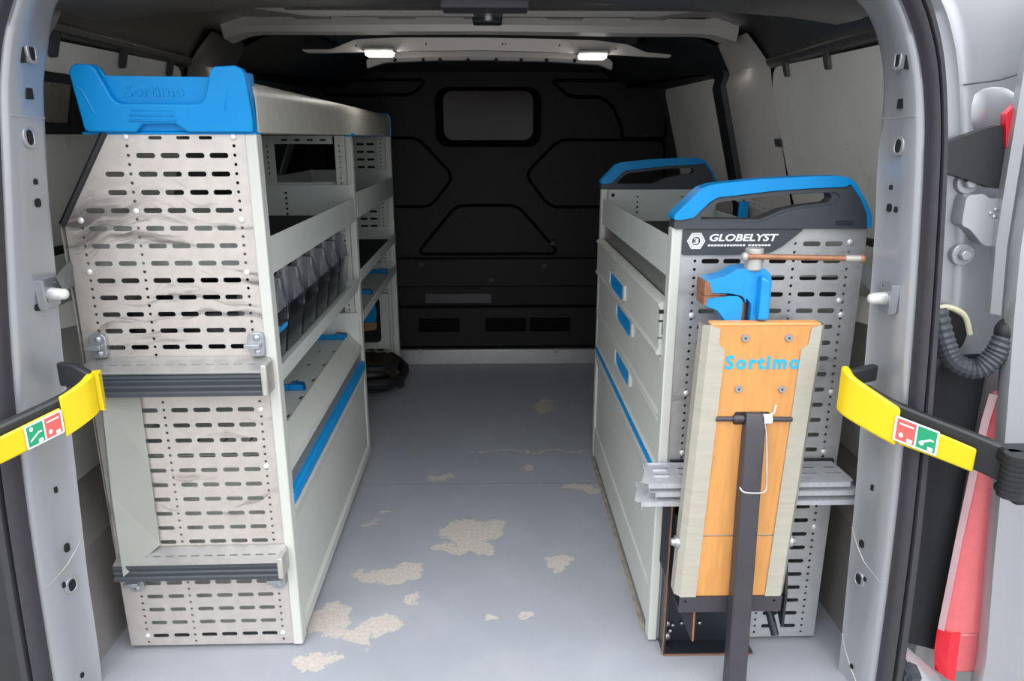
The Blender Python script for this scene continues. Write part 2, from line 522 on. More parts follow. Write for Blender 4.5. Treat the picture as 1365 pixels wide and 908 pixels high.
def upper_basis(sx, off):
    """(y, z) on the leaning upper wall, offset inward"""
    def g(a, b, c):
        x = 0.88 - (b - 0.86) * (0.112 / 0.425) - off - c
        return (x if sx > 0 else mir(x), a, b)
    return g
def low_basis(sx, off):
    def g(a, b, c):
        x = 0.88 - off - c
        return (x if sx > 0 else mir(x), a, b)
    return g

ub = rounded([(0.00, 0.87), (0.70, 0.87), (0.735, 1.21), (0.70, 1.278), (0.00, 1.268)], 0.06)
plateo('wall_board', ub, [], 0.0, 0.004, upper_basis(1, 0.012), M['board'], wall_r)
ub2 = rounded([(1.16, 0.80), (2.0, 0.80), (2.0, 1.30), (1.22, 1.29)], 0.05)
plateo('wall_board', ub2, [], 0.0, 0.004, upper_basis(1, 0.012), M['board'], wall_r)
plateo('wall_board', rounded([(-0.02, 0.27), (0.85, 0.27), (0.85, 0.85), (-0.02, 0.85)], 0.04), [], 0.0, 0.004, low_basis(1, 0.012), M['board'], wall_r)
plateo('wall_board', rounded([(0.0, 1.215), (0.70, 1.215), (0.68, 1.268), (0.62, 1.278), (0.0, 1.27)], 0.03), [], 0, 0.004, upper_basis(-1, 0.012), M['board'], wall_l)
plateo('wall_board', rounded([(0.0, 0.87), (0.75, 0.87), (0.75, 1.10), (0.0, 1.10)], 0.02), [], 0, 0.004, upper_basis(-1, 0.012), M['board'], wall_l)
plateo('wall_board', rounded([(1.10, 0.87), (2.14, 0.87), (2.14, 1.27), (1.10, 1.27)], 0.02), [], 0, 0.004, upper_basis(-1, 0.012), M['black_plastic'], wall_l)
plateo('wall_strut', [(1.72, 0.90), (1.80, 0.90), (1.93, 1.16), (1.84, 1.16)], [], 0, 0.012, upper_basis(-1, 0.018), M['silver'], wall_l, bev=0.003)
plateo('wall_board', rounded([(-0.02, 0.27), (0.85, 0.27), (0.85, 0.85), (-0.02, 0.85)], 0.04), [], 0.0, 0.004, low_basis(-1, 0.012), M['board'], wall_l)
plateo('dark_recess', rrect(0.0, 0.72, 1.102, 1.213, 0.01), [], 0, 0.006, upper_basis(-1, 0.011), M['black_plastic'], wall_l)
# roof-edge rail above each board and the plastic clips that hold the boards
for sx, wl_ in ((1, wall_r), (-1, wall_l)):
    f = (lambda x: x) if sx > 0 else mir
    bm = B()
    loft(bm, [[(f(x), y, z) for y in (0.0, 0.35, 0.66, 0.72)] for x, z in ((0.762, 1.275), (0.742, 1.284), (0.735, 1.30), (0.756, 1.306))], close=True)
    obj('roof_rail', bm, M['silver_shaded'], wl_, bev=0.004)
    for y, z in ((0.10, 1.262), (0.36, 1.265), (0.60, 1.268)):
        g = upper_basis(sx, 0.018)
        c = Vector(g(y, z, 0))
        bm = B()
        plate(bm, rounded([(y - 0.012, z + 0.022), (y + 0.012, z + 0.022), (y + 0.010, z - 0.022), (y - 0.010, z - 0.022)], 0.008), [], 0, 0.008, g)
        obj('clip', bm, M['grey_plastic'] if sx < 0 else M['silver_shaded'], wl_)
for y, z in ((0.735, 1.08), (0.735, 0.975)):
    c = Vector(upper_basis(1, 0.02)(y, z, 0))
    bm = B(); plate(bm, rrect(y - 0.02, y + 0.025, z - 0.011, z + 0.011, 0.009), [circ(y - 0.006, z, 0.005)], 0, 0.008, upper_basis(1, 0.018))
    obj('clip', bm, M['grey_plastic'], wall_r)
# mid pillars between rear and sliding-door panels, black trims beyond
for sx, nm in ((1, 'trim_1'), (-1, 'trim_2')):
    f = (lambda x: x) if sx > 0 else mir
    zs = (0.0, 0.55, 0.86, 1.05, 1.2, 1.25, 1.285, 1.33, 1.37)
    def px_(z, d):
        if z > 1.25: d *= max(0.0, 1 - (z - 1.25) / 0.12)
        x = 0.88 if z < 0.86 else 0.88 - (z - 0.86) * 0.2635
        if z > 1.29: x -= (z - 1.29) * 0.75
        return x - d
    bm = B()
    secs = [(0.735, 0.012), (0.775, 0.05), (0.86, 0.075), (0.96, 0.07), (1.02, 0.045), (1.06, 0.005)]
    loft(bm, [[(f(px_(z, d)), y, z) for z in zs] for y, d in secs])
    struct(obj(nm, bm, M['silver_lit'] if sx > 0 else M['silver_shaded']))  # one paint on both sides; right coloured as lit, left as shaded
    bm = B()
    secs = [(1.035, 0.03), (1.05, 0.06), (1.16, 0.055), (1.19, 0.02)]
    loft(bm, [[(f(px_(z, d)), y, z) for z in zs] for y, d in secs])
    struct(obj('trim_3' if sx > 0 else 'trim_4', bm, M['black_plastic']))
    # dark roof-side lining in front part
    bm = B()
    prof = [(0.795, 1.20), (0.80, 1.29), (0.735, 1.325), (0.60, 1.40), (0.45, 1.412)]
    prof2 = [(0.745, 1.24), (0.70, 1.30), (0.64, 1.34), (0.56, 1.39), (0.45, 1.405)]
    loft(bm, [[(f(px_(1.285, -0.01)), 1.0, 1.285), (f(0.735), 1.0, 1.325), (f(0.69), 1.0, 1.36), (f(0.60), 1.0, 1.40), (f(0.5), 1.0, 1.413)],
              [(f(0.76), 1.06, 1.285), (f(0.70), 1.06, 1.31), (f(0.64), 1.07, 1.345), (f(0.56), 1.08, 1.385), (f(0.5), 1.08, 1.408)],
              [(f(0.76), 1.30, 1.290), (f(0.69), 1.30, 1.31), (f(0.62), 1.30, 1.335), (f(0.52), 1.30, 1.372), (f(0.46), 1.30, 1.40)],
              [(f(0.77), 2.16, 1.310), (f(0.70), 2.16, 1.315), (f(0.62), 2.16, 1.325), (f(0.54), 2.16, 1.35), (f(0.48), 2.16, 1.39)]])
    struct(obj('trim_5' if sx > 0 else 'trim_6', bm, M['black_plastic']))
    bm = B()
    tube(bm, smooth_line([(f(0.72), 1.22, 1.305), (f(0.68), 1.5, 1.31), (f(0.64), 1.8, 1.315), (f(0.60), 2.1, 1.32)]), 0.008)
    obj('trim_seam', bm, M['groove'], bpy.data.objects['trim_5' if sx > 0 else 'trim_6'])
    # wheel-arch box beside the load floor
    bm = B()
    loft(bm, [[(f(0.878), y, 0.36), (f(0.82), y, 0.33), (f(0.79), y, 0.26), (f(0.785), y, 0.0), (f(0.878), y, 0.0)] for y in (-0.05, 0.35, 0.8)], close=True)
    struct(obj('trim_7' if sx > 0 else 'trim_8', bm, M['silver_lit'], smooth=0))

# ceiling -----------------------------------------------------------
ceil_ = struct(boxo('ceiling', (-0.74, 0.66, -0.02, 2.3, 1.412, 1.44), M['silver_shaded']))
struct(boxo('trim_16', (-0.84, 0.76, -0.17, 0.4, 1.442, 1.50), M['silver'], None, bev=0.02))
for k, x in enumerate((-0.5, -0.27, -0.04, 0.19, 0.42)):
    bm = B(); box(bm, x - 0.05, x + 0.05, 0.02, 1.3, 1.406, 1.413)
    obj('roof_rib', bm, M['silver_shaded'], ceil_, bev=0.004)

def bow(name, pts, prof, mat, **k):
    """cross beam: pts = [(x, y, z)] along the beam; prof = [(dy, dz)] closed section"""
    bm = B()
    loft(bm, [[(x, y + dy * s, z + dz * s) for x, y, z, s in pts] for dy, dz in prof], close=True)
    return obj(name, bm, mat, **k)
# rear header, above the opening, with a felt strip and a rounded lip
hp = []
bm = B()
xs = (-0.74, -0.64, -0.45, -0.04, 0.37, 0.56, 0.66)
def hz(x): return 1.0 - abs((x + 0.04) / 0.70) ** 4
loft(bm, [[(x, y, z - (1 - hz(x)) * 0.03) for x in xs] for y, z in ((-0.14, 1.372), (-0.08, 1.337), (0.03, 1.330), (0.12, 1.334), (0.20, 1.352), (0.26, 1.385))])
header = struct(obj('trim_9', bm, M['silver_shaded']))
bm = B()
loft(bm, [[(x, y, z) for x in (-0.40, -0.2, -0.04, 0.2, 0.43)] for y, z in ((0.115, 1.327), (0.16, 1.333), (0.185, 1.345), (0.19, 1.352), (0.12, 1.338))], close=True)
obj('felt_strip', bm, M['grit'], header)
pt = [(-0.62, 0.32, 1.40, 0.5), (-0.52, 0.32, 1.372, 0.8), (-0.40, 0.32, 1.36, 1), (-0.04, 0.32, 1.36, 1), (0.34, 0.32, 1.36, 1), (0.46, 0.32, 1.372, 0.8), (0.56, 0.32, 1.40, 0.5)]
b1 = struct(bow('trim_10', pt, [(-0.045, 0.05), (-0.05, 0.012), (-0.04, -0.008), (0.0, -0.014), (0.035, -0.006), (0.045, 0.05)], M['silver_lit']))
pt = [(-0.745, 0.80, 1.372, 1.6), (-0.69, 0.80, 1.383, 1.1), (-0.65, 0.80, 1.384, 0.9), (-0.4, 0.80, 1.386, 1), (-0.04, 0.80, 1.388, 1), (0.32, 0.80, 1.384, 1), (0.57, 0.80, 1.382, 0.9), (0.61, 0.80, 1.38, 1.1), (0.667, 0.80, 1.366, 1.6)]
b2 = struct(bow('trim_11', pt, [(-0.03, 0.03), (-0.032, 0.006), (-0.022, -0.010), (0.02, -0.014), (0.035, -0.004), (0.04, 0.03)], M['silver_lit']))
# perforated strip just behind the first lip
bm = B(); plate(bm, rrect(-0.40, -0.06, 0.60, 0.66, 0.005), [], 1.395, 1.399, 'xy')
plate(bm, rrect(-0.02, 0.36, 0.60, 0.66, 0.005), [], 1.395, 1.399, 'xy')
obj('mesh_strip', bm, M['grit'], b2)
# second beam, flat faced with drooping ends, holding the lamps
bp_out = [(-0.615, 1.362), (-0.60, 1.352), (-0.52, 1.352), (-0.40, 1.357), (-0.027, 1.360), (0.34, 1.352), (0.46, 1.344), (0.556, 1.340), (0.56, 1.349), (0.476, 1.356), (0.415, 1.378), (0.307, 1.390), (-0.027, 1.396), (-0.311, 1.396), (-0.441, 1.390), (-0.52, 1.362)]
bp_b = lambda a, b, c: (a, 1.07 + c - (b - 1.36) * 0.4, b)
b3 = struct(plateo('trim_12', rounded(bp_out, 0.01), [circ(-0.44, 1.372, 0.003), circ(-0.22, 1.378, 0.003), circ(0.02, 1.378, 0.003), circ(0.03, 1.378, 0.002), circ(0.20, 1.375, 0.003), circ(0.38, 1.366, 0.003)], 0, 0.02, bp_b, M['silver_lit'], bev=0.003))
boxo('beam_shadow_gap', (-0.50, 0.45, 1.09, 1.20, 1.38, 1.411), M['black_plastic'], b3)  # solid black block painting the shade behind the beam
pt = [(-0.463, 1.4, 1.342, 0.6), (-0.40, 1.4, 1.366, 1), (-0.2, 1.4, 1.374, 1), (-0.03, 1.4, 1.375, 1), (0.2, 1.4, 1.37, 1), (0.37, 1.4, 1.36, 1), (0.418, 1.4, 1.338, 0.6)]
b4 = struct(bow('trim_13', pt, [(-0.03, 0.03), (-0.03, -0.002), (-0.02, -0.012), (0.02, -0.012), (0.03, 0.03)], M['silver_lit']))
boxo('liner', (-0.55, 0.48, 1.44, 2.16, 1.385, 1.411), M['black_plastic'], b4, bev=0.01)
for k, x in enumerate((-0.36, -0.26, -0.2, -0.1, 0.0, 0.09, 0.18, 0.28)):
    bm = B(); cyl(bm, (x, 1.375, 1.362), (x, 1.365, 1.358), 0.006)
    obj('rubber_plug', bm, M['hole'], b4)
# latch striker block under the header
lk = thing('door_latch_block', 'dark latch block hanging from the roof header centre', 'latch', (-0.015, 0.10, 1.33))
boxo('latch_base', (-0.10, 0.06, 0.03, 0.10, 1.318, 1.334), M['dark_steel'], lk, bev=0.004)
boxo('latch_bracket', (-0.045, 0.015, 0.10, 0.16, 1.32, 1.345), M['silver_shaded'], lk, bev=0.006)
bm = B(); cyl(bm, (-0.015, 0.14, 1.32), (-0.015, 0.14, 1.312), 0.008); obj('bolt', bm, M['zinc'], lk)
ck = thing('roof_wire_clip', 'small black clip block on the ceiling between two roof beams', 'clip', (-0.022, 0.62, 1.40))
boxo('clip_body', (-0.06, 0.016, 0.60, 0.66, 1.375, 1.396), M['black_plastic'], ck, bev=0.004)

# lamps --------------------------------------------------------------
lamp = None
for k, (x, lab) in enumerate(((-0.368, 'lit white roof lamp on the ceiling beam above the left shelving'), (0.306, 'lit white roof lamp on the ceiling beam nearer the right wall'))):
    if k == 0:
        lamp = thing('roof_lamp', lab, 'lamp', (x, 1.07, 1.352), 0, 'two lit roof lamps')
        boxo('lamp_housing', (x - 0.05, x + 0.05, 1.045, 1.10, 1.352, 1.366), M['white'], lamp, bev=0.005)
        boxo('lamp_lens', (x - 0.042, x + 0.042, 1.042, 1.095, 1.342, 1.353), M['lamp'], lamp, bev=0.005)
        lk_ = list(lamp.children)
    else:
        c = lamp.copy(); COL.objects.link(c); c.location = (x, 1.07, 1.345); c['label'] = lab
        for ch in lk_:
            d = ch.copy(); COL.objects.link(d); d.parent = c; d.matrix_parent_inverse = ch.matrix_parent_inverse.copy()

# ================================================================== bulkhead
wf = struct(boxo('wall_front', (-0.96, 0.88, 2.16, 2.20, -0.03, 1.42), M['bulk']))
def ridge(poly, r=0.02, wdt=0.016, closed=True, nm='groove_shade'):
    """shade of a pressed groove, painted as a dark line on the bulkhead"""
    p = rounded(poly, r, 5)
    pts = [(a, 2.158, b) for a, b in p]
    bm = B(); tube(bm, pts + [pts[0]], wdt / 2, 8); return obj(nm, bm, M['groove'], wf)  # groove shade put into the near-black colour of a tube
def raised(poly, r, t, nm='pressed_panel'):
    return plateo(nm, rounded(poly, r, 5), [], 2.162, 2.16 - t, 'xz', M['bulk'], wf, bev=0.005)
hexR = [(0.80, 1.083), (0.294, 1.083), (0.137, 0.925), (0.255, 0.772), (0.80, 0.772)]
hexL = [(-0.80, 1.092), (-0.37, 1.092), (-0.207, 0.916), (-0.32, 0.775), (-0.80, 0.775)]
trap = [(-0.394, 0.545), (-0.196, 0.778), (0.099, 0.778), (0.304, 0.545)]
upR = [(0.593, 1.09), (0.593, 1.13), (0.55, 1.23), (0.493, 1.276), (0.34, 1.278), (0.253, 1.35), (0.8, 1.35), (0.8, 1.09)]
upL = [(-0.80, 1.286), (-0.39, 1.286), (-0.32, 1.35), (-0.8, 1.35)]
for poly in (hexR, hexL, trap, upL):
    ridge(poly, 0.045); raised(poly, 0.045, 0.006)
ridge(upR, 0.03)
struct(wf)
win = struct(plateo('window_1', rrect(-0.285, 0.208, 1.052, 1.318, 0.06, 6), [rrect(-0.247, 0.171, 1.083, 1.303, 0.045, 6)], 2.135, 2.16, 'xz', M['groove'], None, bev=0.006))
plateo('window_backing', rrect(-0.25, 0.174, 1.08, 1.306, 0.045, 6), [], 2.152, 2.158, 'xz', material('brown_grey_board', (62, 54, 53), 0.6, 0, 0.2, 6), win)
plateo('window_pane', rrect(-0.25, 0.174, 1.08, 1.306, 0.045, 6), [], 2.146, 2.148, 'xz', M['glass'], win)
# lower steps of the bulkhead
boxo('bulkhead_ledge', (-0.9, 0.84, 2.125, 2.165, 0.385, 0.525), M['bulk'], wf, bev=0.006)
boxo('bulkhead_step', (-0.9, 0.84, 2.10, 2.165, 0.085, 0.285), M['bulk'], wf, bev=0.006)
boxo('bulkhead_label', (-0.36, -0.033, 2.152, 2.162, 0.298, 0.344), M['dark_steel'], wf, smooth=0)
for gx in (-0.39, -0.06, 0.16):
    for k in range(9):
        boxo('vent_slat', (gx, gx + 0.20, 2.092, 2.103, 0.165 + k * 0.0078, 0.169 + k * 0.0078), M['groove'], wf, smooth=0)
for px_1, pz in ((-0.37, 0.50), (0.23, 0.49), (-0.03, 0.42), (0.27, 0.60), (0.40, 0.13)):
    bm = B(); cyl(bm, (px_1, 2.12, pz), (px_1, 2.13, pz), 0.012, 0.014); obj('fixing_stud', bm, M['black_plastic'], wf)
sill = struct(boxo('baseboard_front', (-0.80, 0.60, 2.07, 2.10, 0.0, 0.078), M['alu'], bev=0.004))
for x in (-0.384, 0.29):
    bm = B(); cyl(bm, (x, 2.06, 0.072), (x, 2.075, 0.072), 0.013); obj('sill_bolt', bm, M['zinc'], sill)

# ================================================================== rear opening frame
RA = [(0.711, -0.052), (0.707, 0.079), (0.700, 0.24), (0.690, 0.456), (0.676, 0.67), (0.668, 0.812), (0.659, 0.946), (0.649, 1.049), (0.646, 1.134), (0.639, 1.193), (0.625, 1.24), (0.608, 1.274), (0.583, 1.303), (0.53, 1.335), (0.40, 1.352), (-0.04, 1.356)]
RB = [(0.745, -0.06), (0.743, 0.074), (0.738, 0.263), (0.732, 0.42), (0.722, 0.604), (0.708, 0.799), (0.694, 0.953), (0.681, 1.074), (0.670, 1.144), (0.656, 1.2), (0.639, 1.244), (0.622, 1.278), (0.597, 1.312), (0.54, 1.352), (0.41, 1.378), (-0.04, 1.384)]
RC = [(0.795, -0.06), (0.793, 0.107), (0.787, 0.26), (0.780, 0.404), (0.765, 0.612), (0.747, 0.804), (0.731, 0.956), (0.716, 1.075), (0.699, 1.165), (0.685, 1.22), (0.669, 1.262), (0.652, 1.296), (0.625, 1.335), (0.56, 1.385), (0.42, 1.415), (-0.04, 1.42)]
LA = [(-0.820, -0.052), (-0.811, 0.104), (-0.806, 0.261), (-0.798, 0.392), (-0.786, 0.593), (-0.777, 0.737), (-0.761, 0.924), (-0.754, 1.013), (-0.742, 1.11), (-0.732, 1.18), (-0.715, 1.236), (-0.700, 1.281), (-0.678, 1.310), (-0.62, 1.338), (-0.48, 1.352), (-0.04, 1.356)]
LB = [(-0.868, -0.06), (-0.861, 0.07), (-0.852, 0.286), (-0.841, 0.487), (-0.828, 0.645), (-0.811, 0.793), (-0.788, 0.957), (-0.771, 1.075), (-0.759, 1.154), (-0.749, 1.197), (-0.736, 1.24), (-0.719, 1.277), (-0.695, 1.315), (-0.63, 1.355), (-0.49, 1.378), (-0.04, 1.384)]
LC = [(b[0] - (0.055 if i < 12 else 0.03 if i < 15 else 0), b[1] + (0 if i < 11 else 0.03)) for i, b in enumerate(LB)]
def push(P, y0, y1):
    k = (y1 + 1.374) / (y0 + 1.374)
    return [(x * k, 1.093 + (z - 1.093) * k) for x, z in P]
RA = push(RA, -0.12, -0.10); LA = push(LA, -0.12, -0.10)
RB = push(RB, -0.18, -0.195); LB = push(LB, -0.18, -0.195)
RC = push(RC, -0.20, -0.215); LC = push(LC, -0.20, -0.215)
def line(P, y, dx=0.0, n=3):
    return smooth_line([(x + dx, y, z) for x, z in P], n)
def frame_side(name, A, Bq, Cq, sgn, mat):
    bm = B()
    inner = [(x + sgn * (0.15 if z < 1.2 else 0.05), z + (0 if z < 1.2 else 0.05)) for x, z in A]
    loft(bm, [line(inner, 0.02), line(A, -0.03, sgn * 0.055), line(A, -0.085, sgn * 0.015), line(A, -0.098, sgn * 0.004), line(A, -0.103, sgn * 0.0005)] +
         [line([(a[0] * (1 - t) + b[0] * t, a[1] * (1 - t) + b[1] * t) for a, b in zip(A, Bq)], -0.104 - 0.086 * t * t) for t in (0.25, 0.5, 0.75)] +
         [line(Bq, -0.191), line(Bq, -0.196, sgn * 0.006), line(Bq, -0.194, sgn * 0.022), line(Cq, -0.175)])
    return struct(obj(name, bm, mat, smooth=50))
pil_r = frame_side('wall_rear_right', RA, RB, RC, 1, M['silver'])
pil_l = frame_side('wall_rear_left', LA, LB, LC, -1, M['silver'])
def seal(name, Bq, Cq, sgn):
    def mixl(t, y): return line([(b[0] * (1 - t) + c[0] * t + sgn * 0.012 * (1 - t), b[1] * (1 - t) + c[1] * t) for b, c in zip(Bq, Cq)], y)
    bm = B()
    loft(bm, [mixl(0.0, -0.185), mixl(0.0, -0.210), mixl(0.10, -0.222), mixl(0.38, -0.225), mixl(0.48, -0.213), mixl(0.52, -0.213), mixl(0.58, -0.227), mixl(0.80, -0.229), mixl(0.84, -0.222), mixl(0.97, -0.222), mixl(1.0, -0.215), mixl(1.0, -0.15)])
    o = struct(obj(name, bm, M['rubber'], smooth=60))
    bm = B(); tube(bm, mixl(0.5, -0.213)[::1], 0.0022, 6)
    obj('seal_seam', bm, M['hole'], o)
    return o
seal('trim_14', RB, RC, 1)
seal('trim_15', LB, LC, -1)

# dark plates painting the shade of punched holes, and press joints of the pillars
def at_z(P, z):
    for i in range(len(P) - 1):
        if P[i][1] <= z <= P[i + 1][1]:
            t = (z - P[i][1]) / (P[i + 1][1] - P[i][1])
            return P[i][0] * (1 - t) + P[i + 1][0] * t
    return P[0][0]
def face_pt(A, Bq, s, z):
    xa, xb = at_z(A, z), at_z(Bq, z)
    return Vector((xa + (xb - xa) * s, -0.104 - 0.086 * s * s, z))
def face_frame(A, Bq, x, z):
    """where the face carries the mark measured at (x, z): origin, tangent towards the seal, normal into the opening"""
    best = min((abs(face_pt(A, Bq, k / 40, z).x / (face_pt(A, Bq, k / 40, z).y + 1.374) - x / 1.224), k / 40) for k in range(1, 40))[1]
    p = face_pt(A, Bq, best, z)
    z2 = 1.093 + (z - 1.093) * (p.y + 1.374) / 1.224
    p = face_pt(A, Bq, best, z2)
    t = (face_pt(A, Bq, best + 0.02, z2) - face_pt(A, Bq, best - 0.02, z2)).normalized()
    n = Vector((t.y, -t.x, 0))
    if n.x * x > 0: n = -n
    return p, t, n
def punched(name, A, Bq, items, par):
    for x, z, w_, h_, r in items:
        p, t, n = face_frame(A, Bq, x, z)
        w_ = w_ / (abs(t.x) + 0.55 * abs(t.y))
        g = lambda a, b, c: tuple(p + t * a + n * c + Vector((0, 0, b)))
        hole = rrect(-w_ / 2, w_ / 2, -h_ / 2, h_ / 2, r * min(w_, h_) * 0.5, 4)
        plateo('hole_shade', hole, [], -0.006, 0.0022, g, M['hole'], par, smooth=0)
        if r > 0.9 and h_ > 0.018:
            bm = B(); plate(bm, rrect(-w_ * 0.95, w_ * 0.95, -h_ / 2 - 0.005, h_ / 2 + 0.005, w_ * 0.85, 4), [hole], -0.005, 0.0030, g)
            obj('pressed_rim', bm, M['silver'], par, bev=0.001)
punched('r', RA, RB, [(0.647, 1.214, .007, .022, 1), (0.659, 1.214, .002, .028, 0.2), (0.660, 1.147, .008, .015, 0.2), (0.668, 1.080, .010, .022, 0.95), (0.664, 1.013, .005, .008, 0.8), (0.666, 0.979, .008, .014, 0.8), (0.679, 0.976, .005, .010, 0.8),
                     (0.708, 0.455, .005, .012, 0.5), (0.704, 0.335, .009, .016, 0.85), (0.708, 0.257, .012, .022, 0.95), (0.721, 0.256, .005, .010, 0.8), (0.722, 0.052, .006, .01, 0.8)], pil_r)
punched('l', LA, LB, [(-0.741, 1.222, .002, .030, 0.2), (-0.729, 1.222, .008, .024, 1), (-0.744, 1.161, .009, .017, 0.2), (-0.755, 1.094, .010, .024, 0.95), (-0.757, 1.024, .006, .010, 0.8), (-0.760, 0.990, .009, .015, 0.85),
                     (-0.82, 0.467, .005, .012, 0.5), (-0.819, 0.346, .009, .018, 0.85), (-0.823, 0.265, .013, .024, 0.95), (-0.838, 0.265, .005, .012, 0.8), (-0.835, 0.058, .006, .012, 0.8), (-0.792, 0.813, .010, .013, 0.85)], pil_l)
def joint(A, Bq, zA, zM, zB, par, n=8):
    pts = []
    for k in range(n + 1):
        s = k / n
        z = zA + (zM - zA) * s / 0.65 if s < 0.65 else zM + (zB - zM) * (s - 0.65) / 0.35
        pts.append(face_pt(A, Bq, s, z))
    bm = B(); tube(bm, pts, 0.0011, 6); obj('press_joint', bm, M['cast'], par)
joint(RA, RB, 0.345, 0.285, 0.275, pil_r); joint(RA, RB, 1.125, 1.125, 1.127, pil_r)
joint(LA, LB, 0.350, 0.300, 0.287, pil_l); joint(LA, LB, 1.125, 1.125, 1.127, pil_l)
joint(RA, RB, 0.095, 0.03, 0.0, pil_r)

# ================================================================== outside right: body, trims, lamp, door
bm = B()
cl = [(x, z) for x, z in RC[:13]]
loft(bm, [smooth_line([(x + dx, y, z) for x, z in cl], 3) for dx, y in ((-0.006, -0.155), (0.012, -0.138), (0.035, -0.125), (0.060, -0.122), (0.075, -0.134), (0.088, -0.122), (0.115, -0.112), (0.40, -0.10))])
body_r = struct(obj('wall_corner_right', bm, M['silver'], smooth=50))
bm = B()
loft(bm, [[(mir(x) - 0.03, y, z) for x, z in cl] for y in (-0.17,)] + [[(mir(x + 0.06) - 0.03, -0.10, z) for x, z in cl], [(mir(x + 0.4), -0.08, z) for x, z in cl]])
body_l = struct(obj('wall_corner_left', bm, M['black_plastic'], smooth=50))
# shoulder pressing under the upper gutter
bm = B(); ball(bm, (0.835, -0.10, 1.135), 0.055, (1.2, 0.35, 0.9)); obj('pressed_shoulder', bm, M['silver'], body_r)
bm = B(); tube(bm, [(0.775, -0.125, 1.178), (0.83, -0.128, 1.185), (0.90, -0.115, 1.203)], 0.0015, 6); obj('press_joint', bm, M['grey_plastic'], body_r)
plateo('corner_gusset', rounded([(0.735, 1.084), (0.80, 1.108), (0.829, 1.114), (0.838, 1.085), (0.853, 1.010), (0.829, 1.012), (0.786, 1.026), (0.735, 1.040)], 0.006), [], -0.160, -0.142, 'xz', M['black_plastic'], body_r, bev=0.004)
# hinge
dr = thing('rear_door', 'silver edge and hinge of the open rear door at the far right', 'door', (0.95, -0.2, 0.5))
plateo('hinge_plate', rounded([(0.785, 1.0), (0.815, 1.003), (0.825, 0.995), (0.93, 0.995), (0.93, 0.915), (0.83, 0.915), (0.80, 0.945), (0.785, 0.95)], 0.01), [], -0.165, -0.135, 'xz', M['silver'], dr, bev=0.005)
boxo('hinge_knuckle', (0.845, 0.90, -0.185, -0.16, 0.925, 0.985), M['silver'], dr, bev=0.008)
for x, z in ((0.812, 0.897), (0.80, 1.02)):
    bm = B(); cyl(bm, (x, -0.13, z), (x, -0.142, z), 0.02, 0.02, 20); cyl(bm, (x, -0.142, z), (x, -0.152, z), 0.010, 0.010, 6)
    obj('hinge_bolt', bm, M['silver'], dr, bev=0.002)
for k, (dx, dz) in enumerate(((0, 0), (0.008, 0.006), (-0.007, 0.006), (0.0, 0.012), (0.006, -0.006))):
    bm = B(); ball(bm, (0.838 + dx, -0.166, 0.965 + dz), 0.0035, (1, 0.5, 1), 8, 6); obj('cast_mark', bm, M['silver'], dr)
# ribbed cable hose
hs_pts = smooth_line([(0.775, -0.15, 0.80), (0.790, -0.165, 0.745), (0.805, -0.18, 0.712), (0.835, -0.195, 0.705), (0.858, -0.20, 0.73), (0.872, -0.20, 0.765), (0.90, -0.19, 0.785)], 9)
bm = B(); tube(bm, hs_pts, 0.02, 14, [0.0165 + 0.0025 * (i % 2) for i in range(len(hs_pts))])
hose = obj('cable_hose', bm, M['grey_plastic'], smooth=20)
tag(hose, 'ribbed black cable hose looping from the body into the open right door', 'hose')
bm = B(); ball(bm, (0.885, -0.20, 0.775), 0.026, (1.3, 0.9, 1)); obj('hose_boot', bm, M['black_plastic'], hose)
gr = plateo('hose_grommet', rounded([(0.775, 0.79), (0.80, 0.80), (0.835, 0.785), (0.85, 0.75), (0.84, 0.72), (0.775, 0.72)], 0.015), [], -0.135, -0.118, 'xz', M['hole'], body_r)
bm = B(); tube(bm, smooth_line([(0.775, -0.137, 0.793), (0.80, -0.137, 0.803), (0.835, -0.137, 0.788), (0.852, -0.137, 0.752)], 4), 0.005, 8)
obj('grommet_lip', bm, material('yellowed_rubber', (206, 200, 170), 0.6), body_r)
# bumper-height black trim panel
bm = B()
loft(bm, [[(0.79, -0.16, 0.70), (0.795, -0.16, 0.50), (0.80, -0.16, 0.30), (0.81, -0.16, 0.13)], [(0.82, -0.145, 0.715), (0.83, -0.14, 0.50), (0.84, -0.14, 0.30), (0.83, -0.14, 0.10)],
          [(0.885, -0.15, 0.72), (0.885, -0.15, 0.50), (0.885, -0.15, 0.30), (0.885, -0.15, 0.09)], [(0.90, -0.135, 0.72), (0.90, -0.135, 0.5), (0.90, -0.135, 0.3), (0.90, -0.135, 0.08)]])
obj('corner_trim', bm, M['black_plastic'], body_r, smooth=50)
bm = B(); loft(bm, [[(0.785, -0.17, 0.14), (0.83, -0.175, 0.10), (0.88, -0.18, 0.055), (0.93, -0.18, -0.02)], [(0.80, -0.21, 0.10), (0.84, -0.21, 0.06), (0.88, -0.21, 0.01), (0.92, -0.21, -0.06)], [(0.77, -0.21, 0.04), (0.80, -0.21, 0.0), (0.83, -0.21, -0.04), (0.86, -0.21, -0.10)]])
obj('bumper_step', bm, M['silver'], body_r, smooth=60)
bm = B(); cyl(bm, (0.80, -0.205, 0.085), (0.80, -0.225, 0.085), 0.022, 0.018, 8); cyl(bm, (0.80, -0.225, 0.085), (0.80, -0.235, 0.085), 0.011, 0.011, 6)
obj('step_bolt', bm, M['grey_plastic'], body_r)
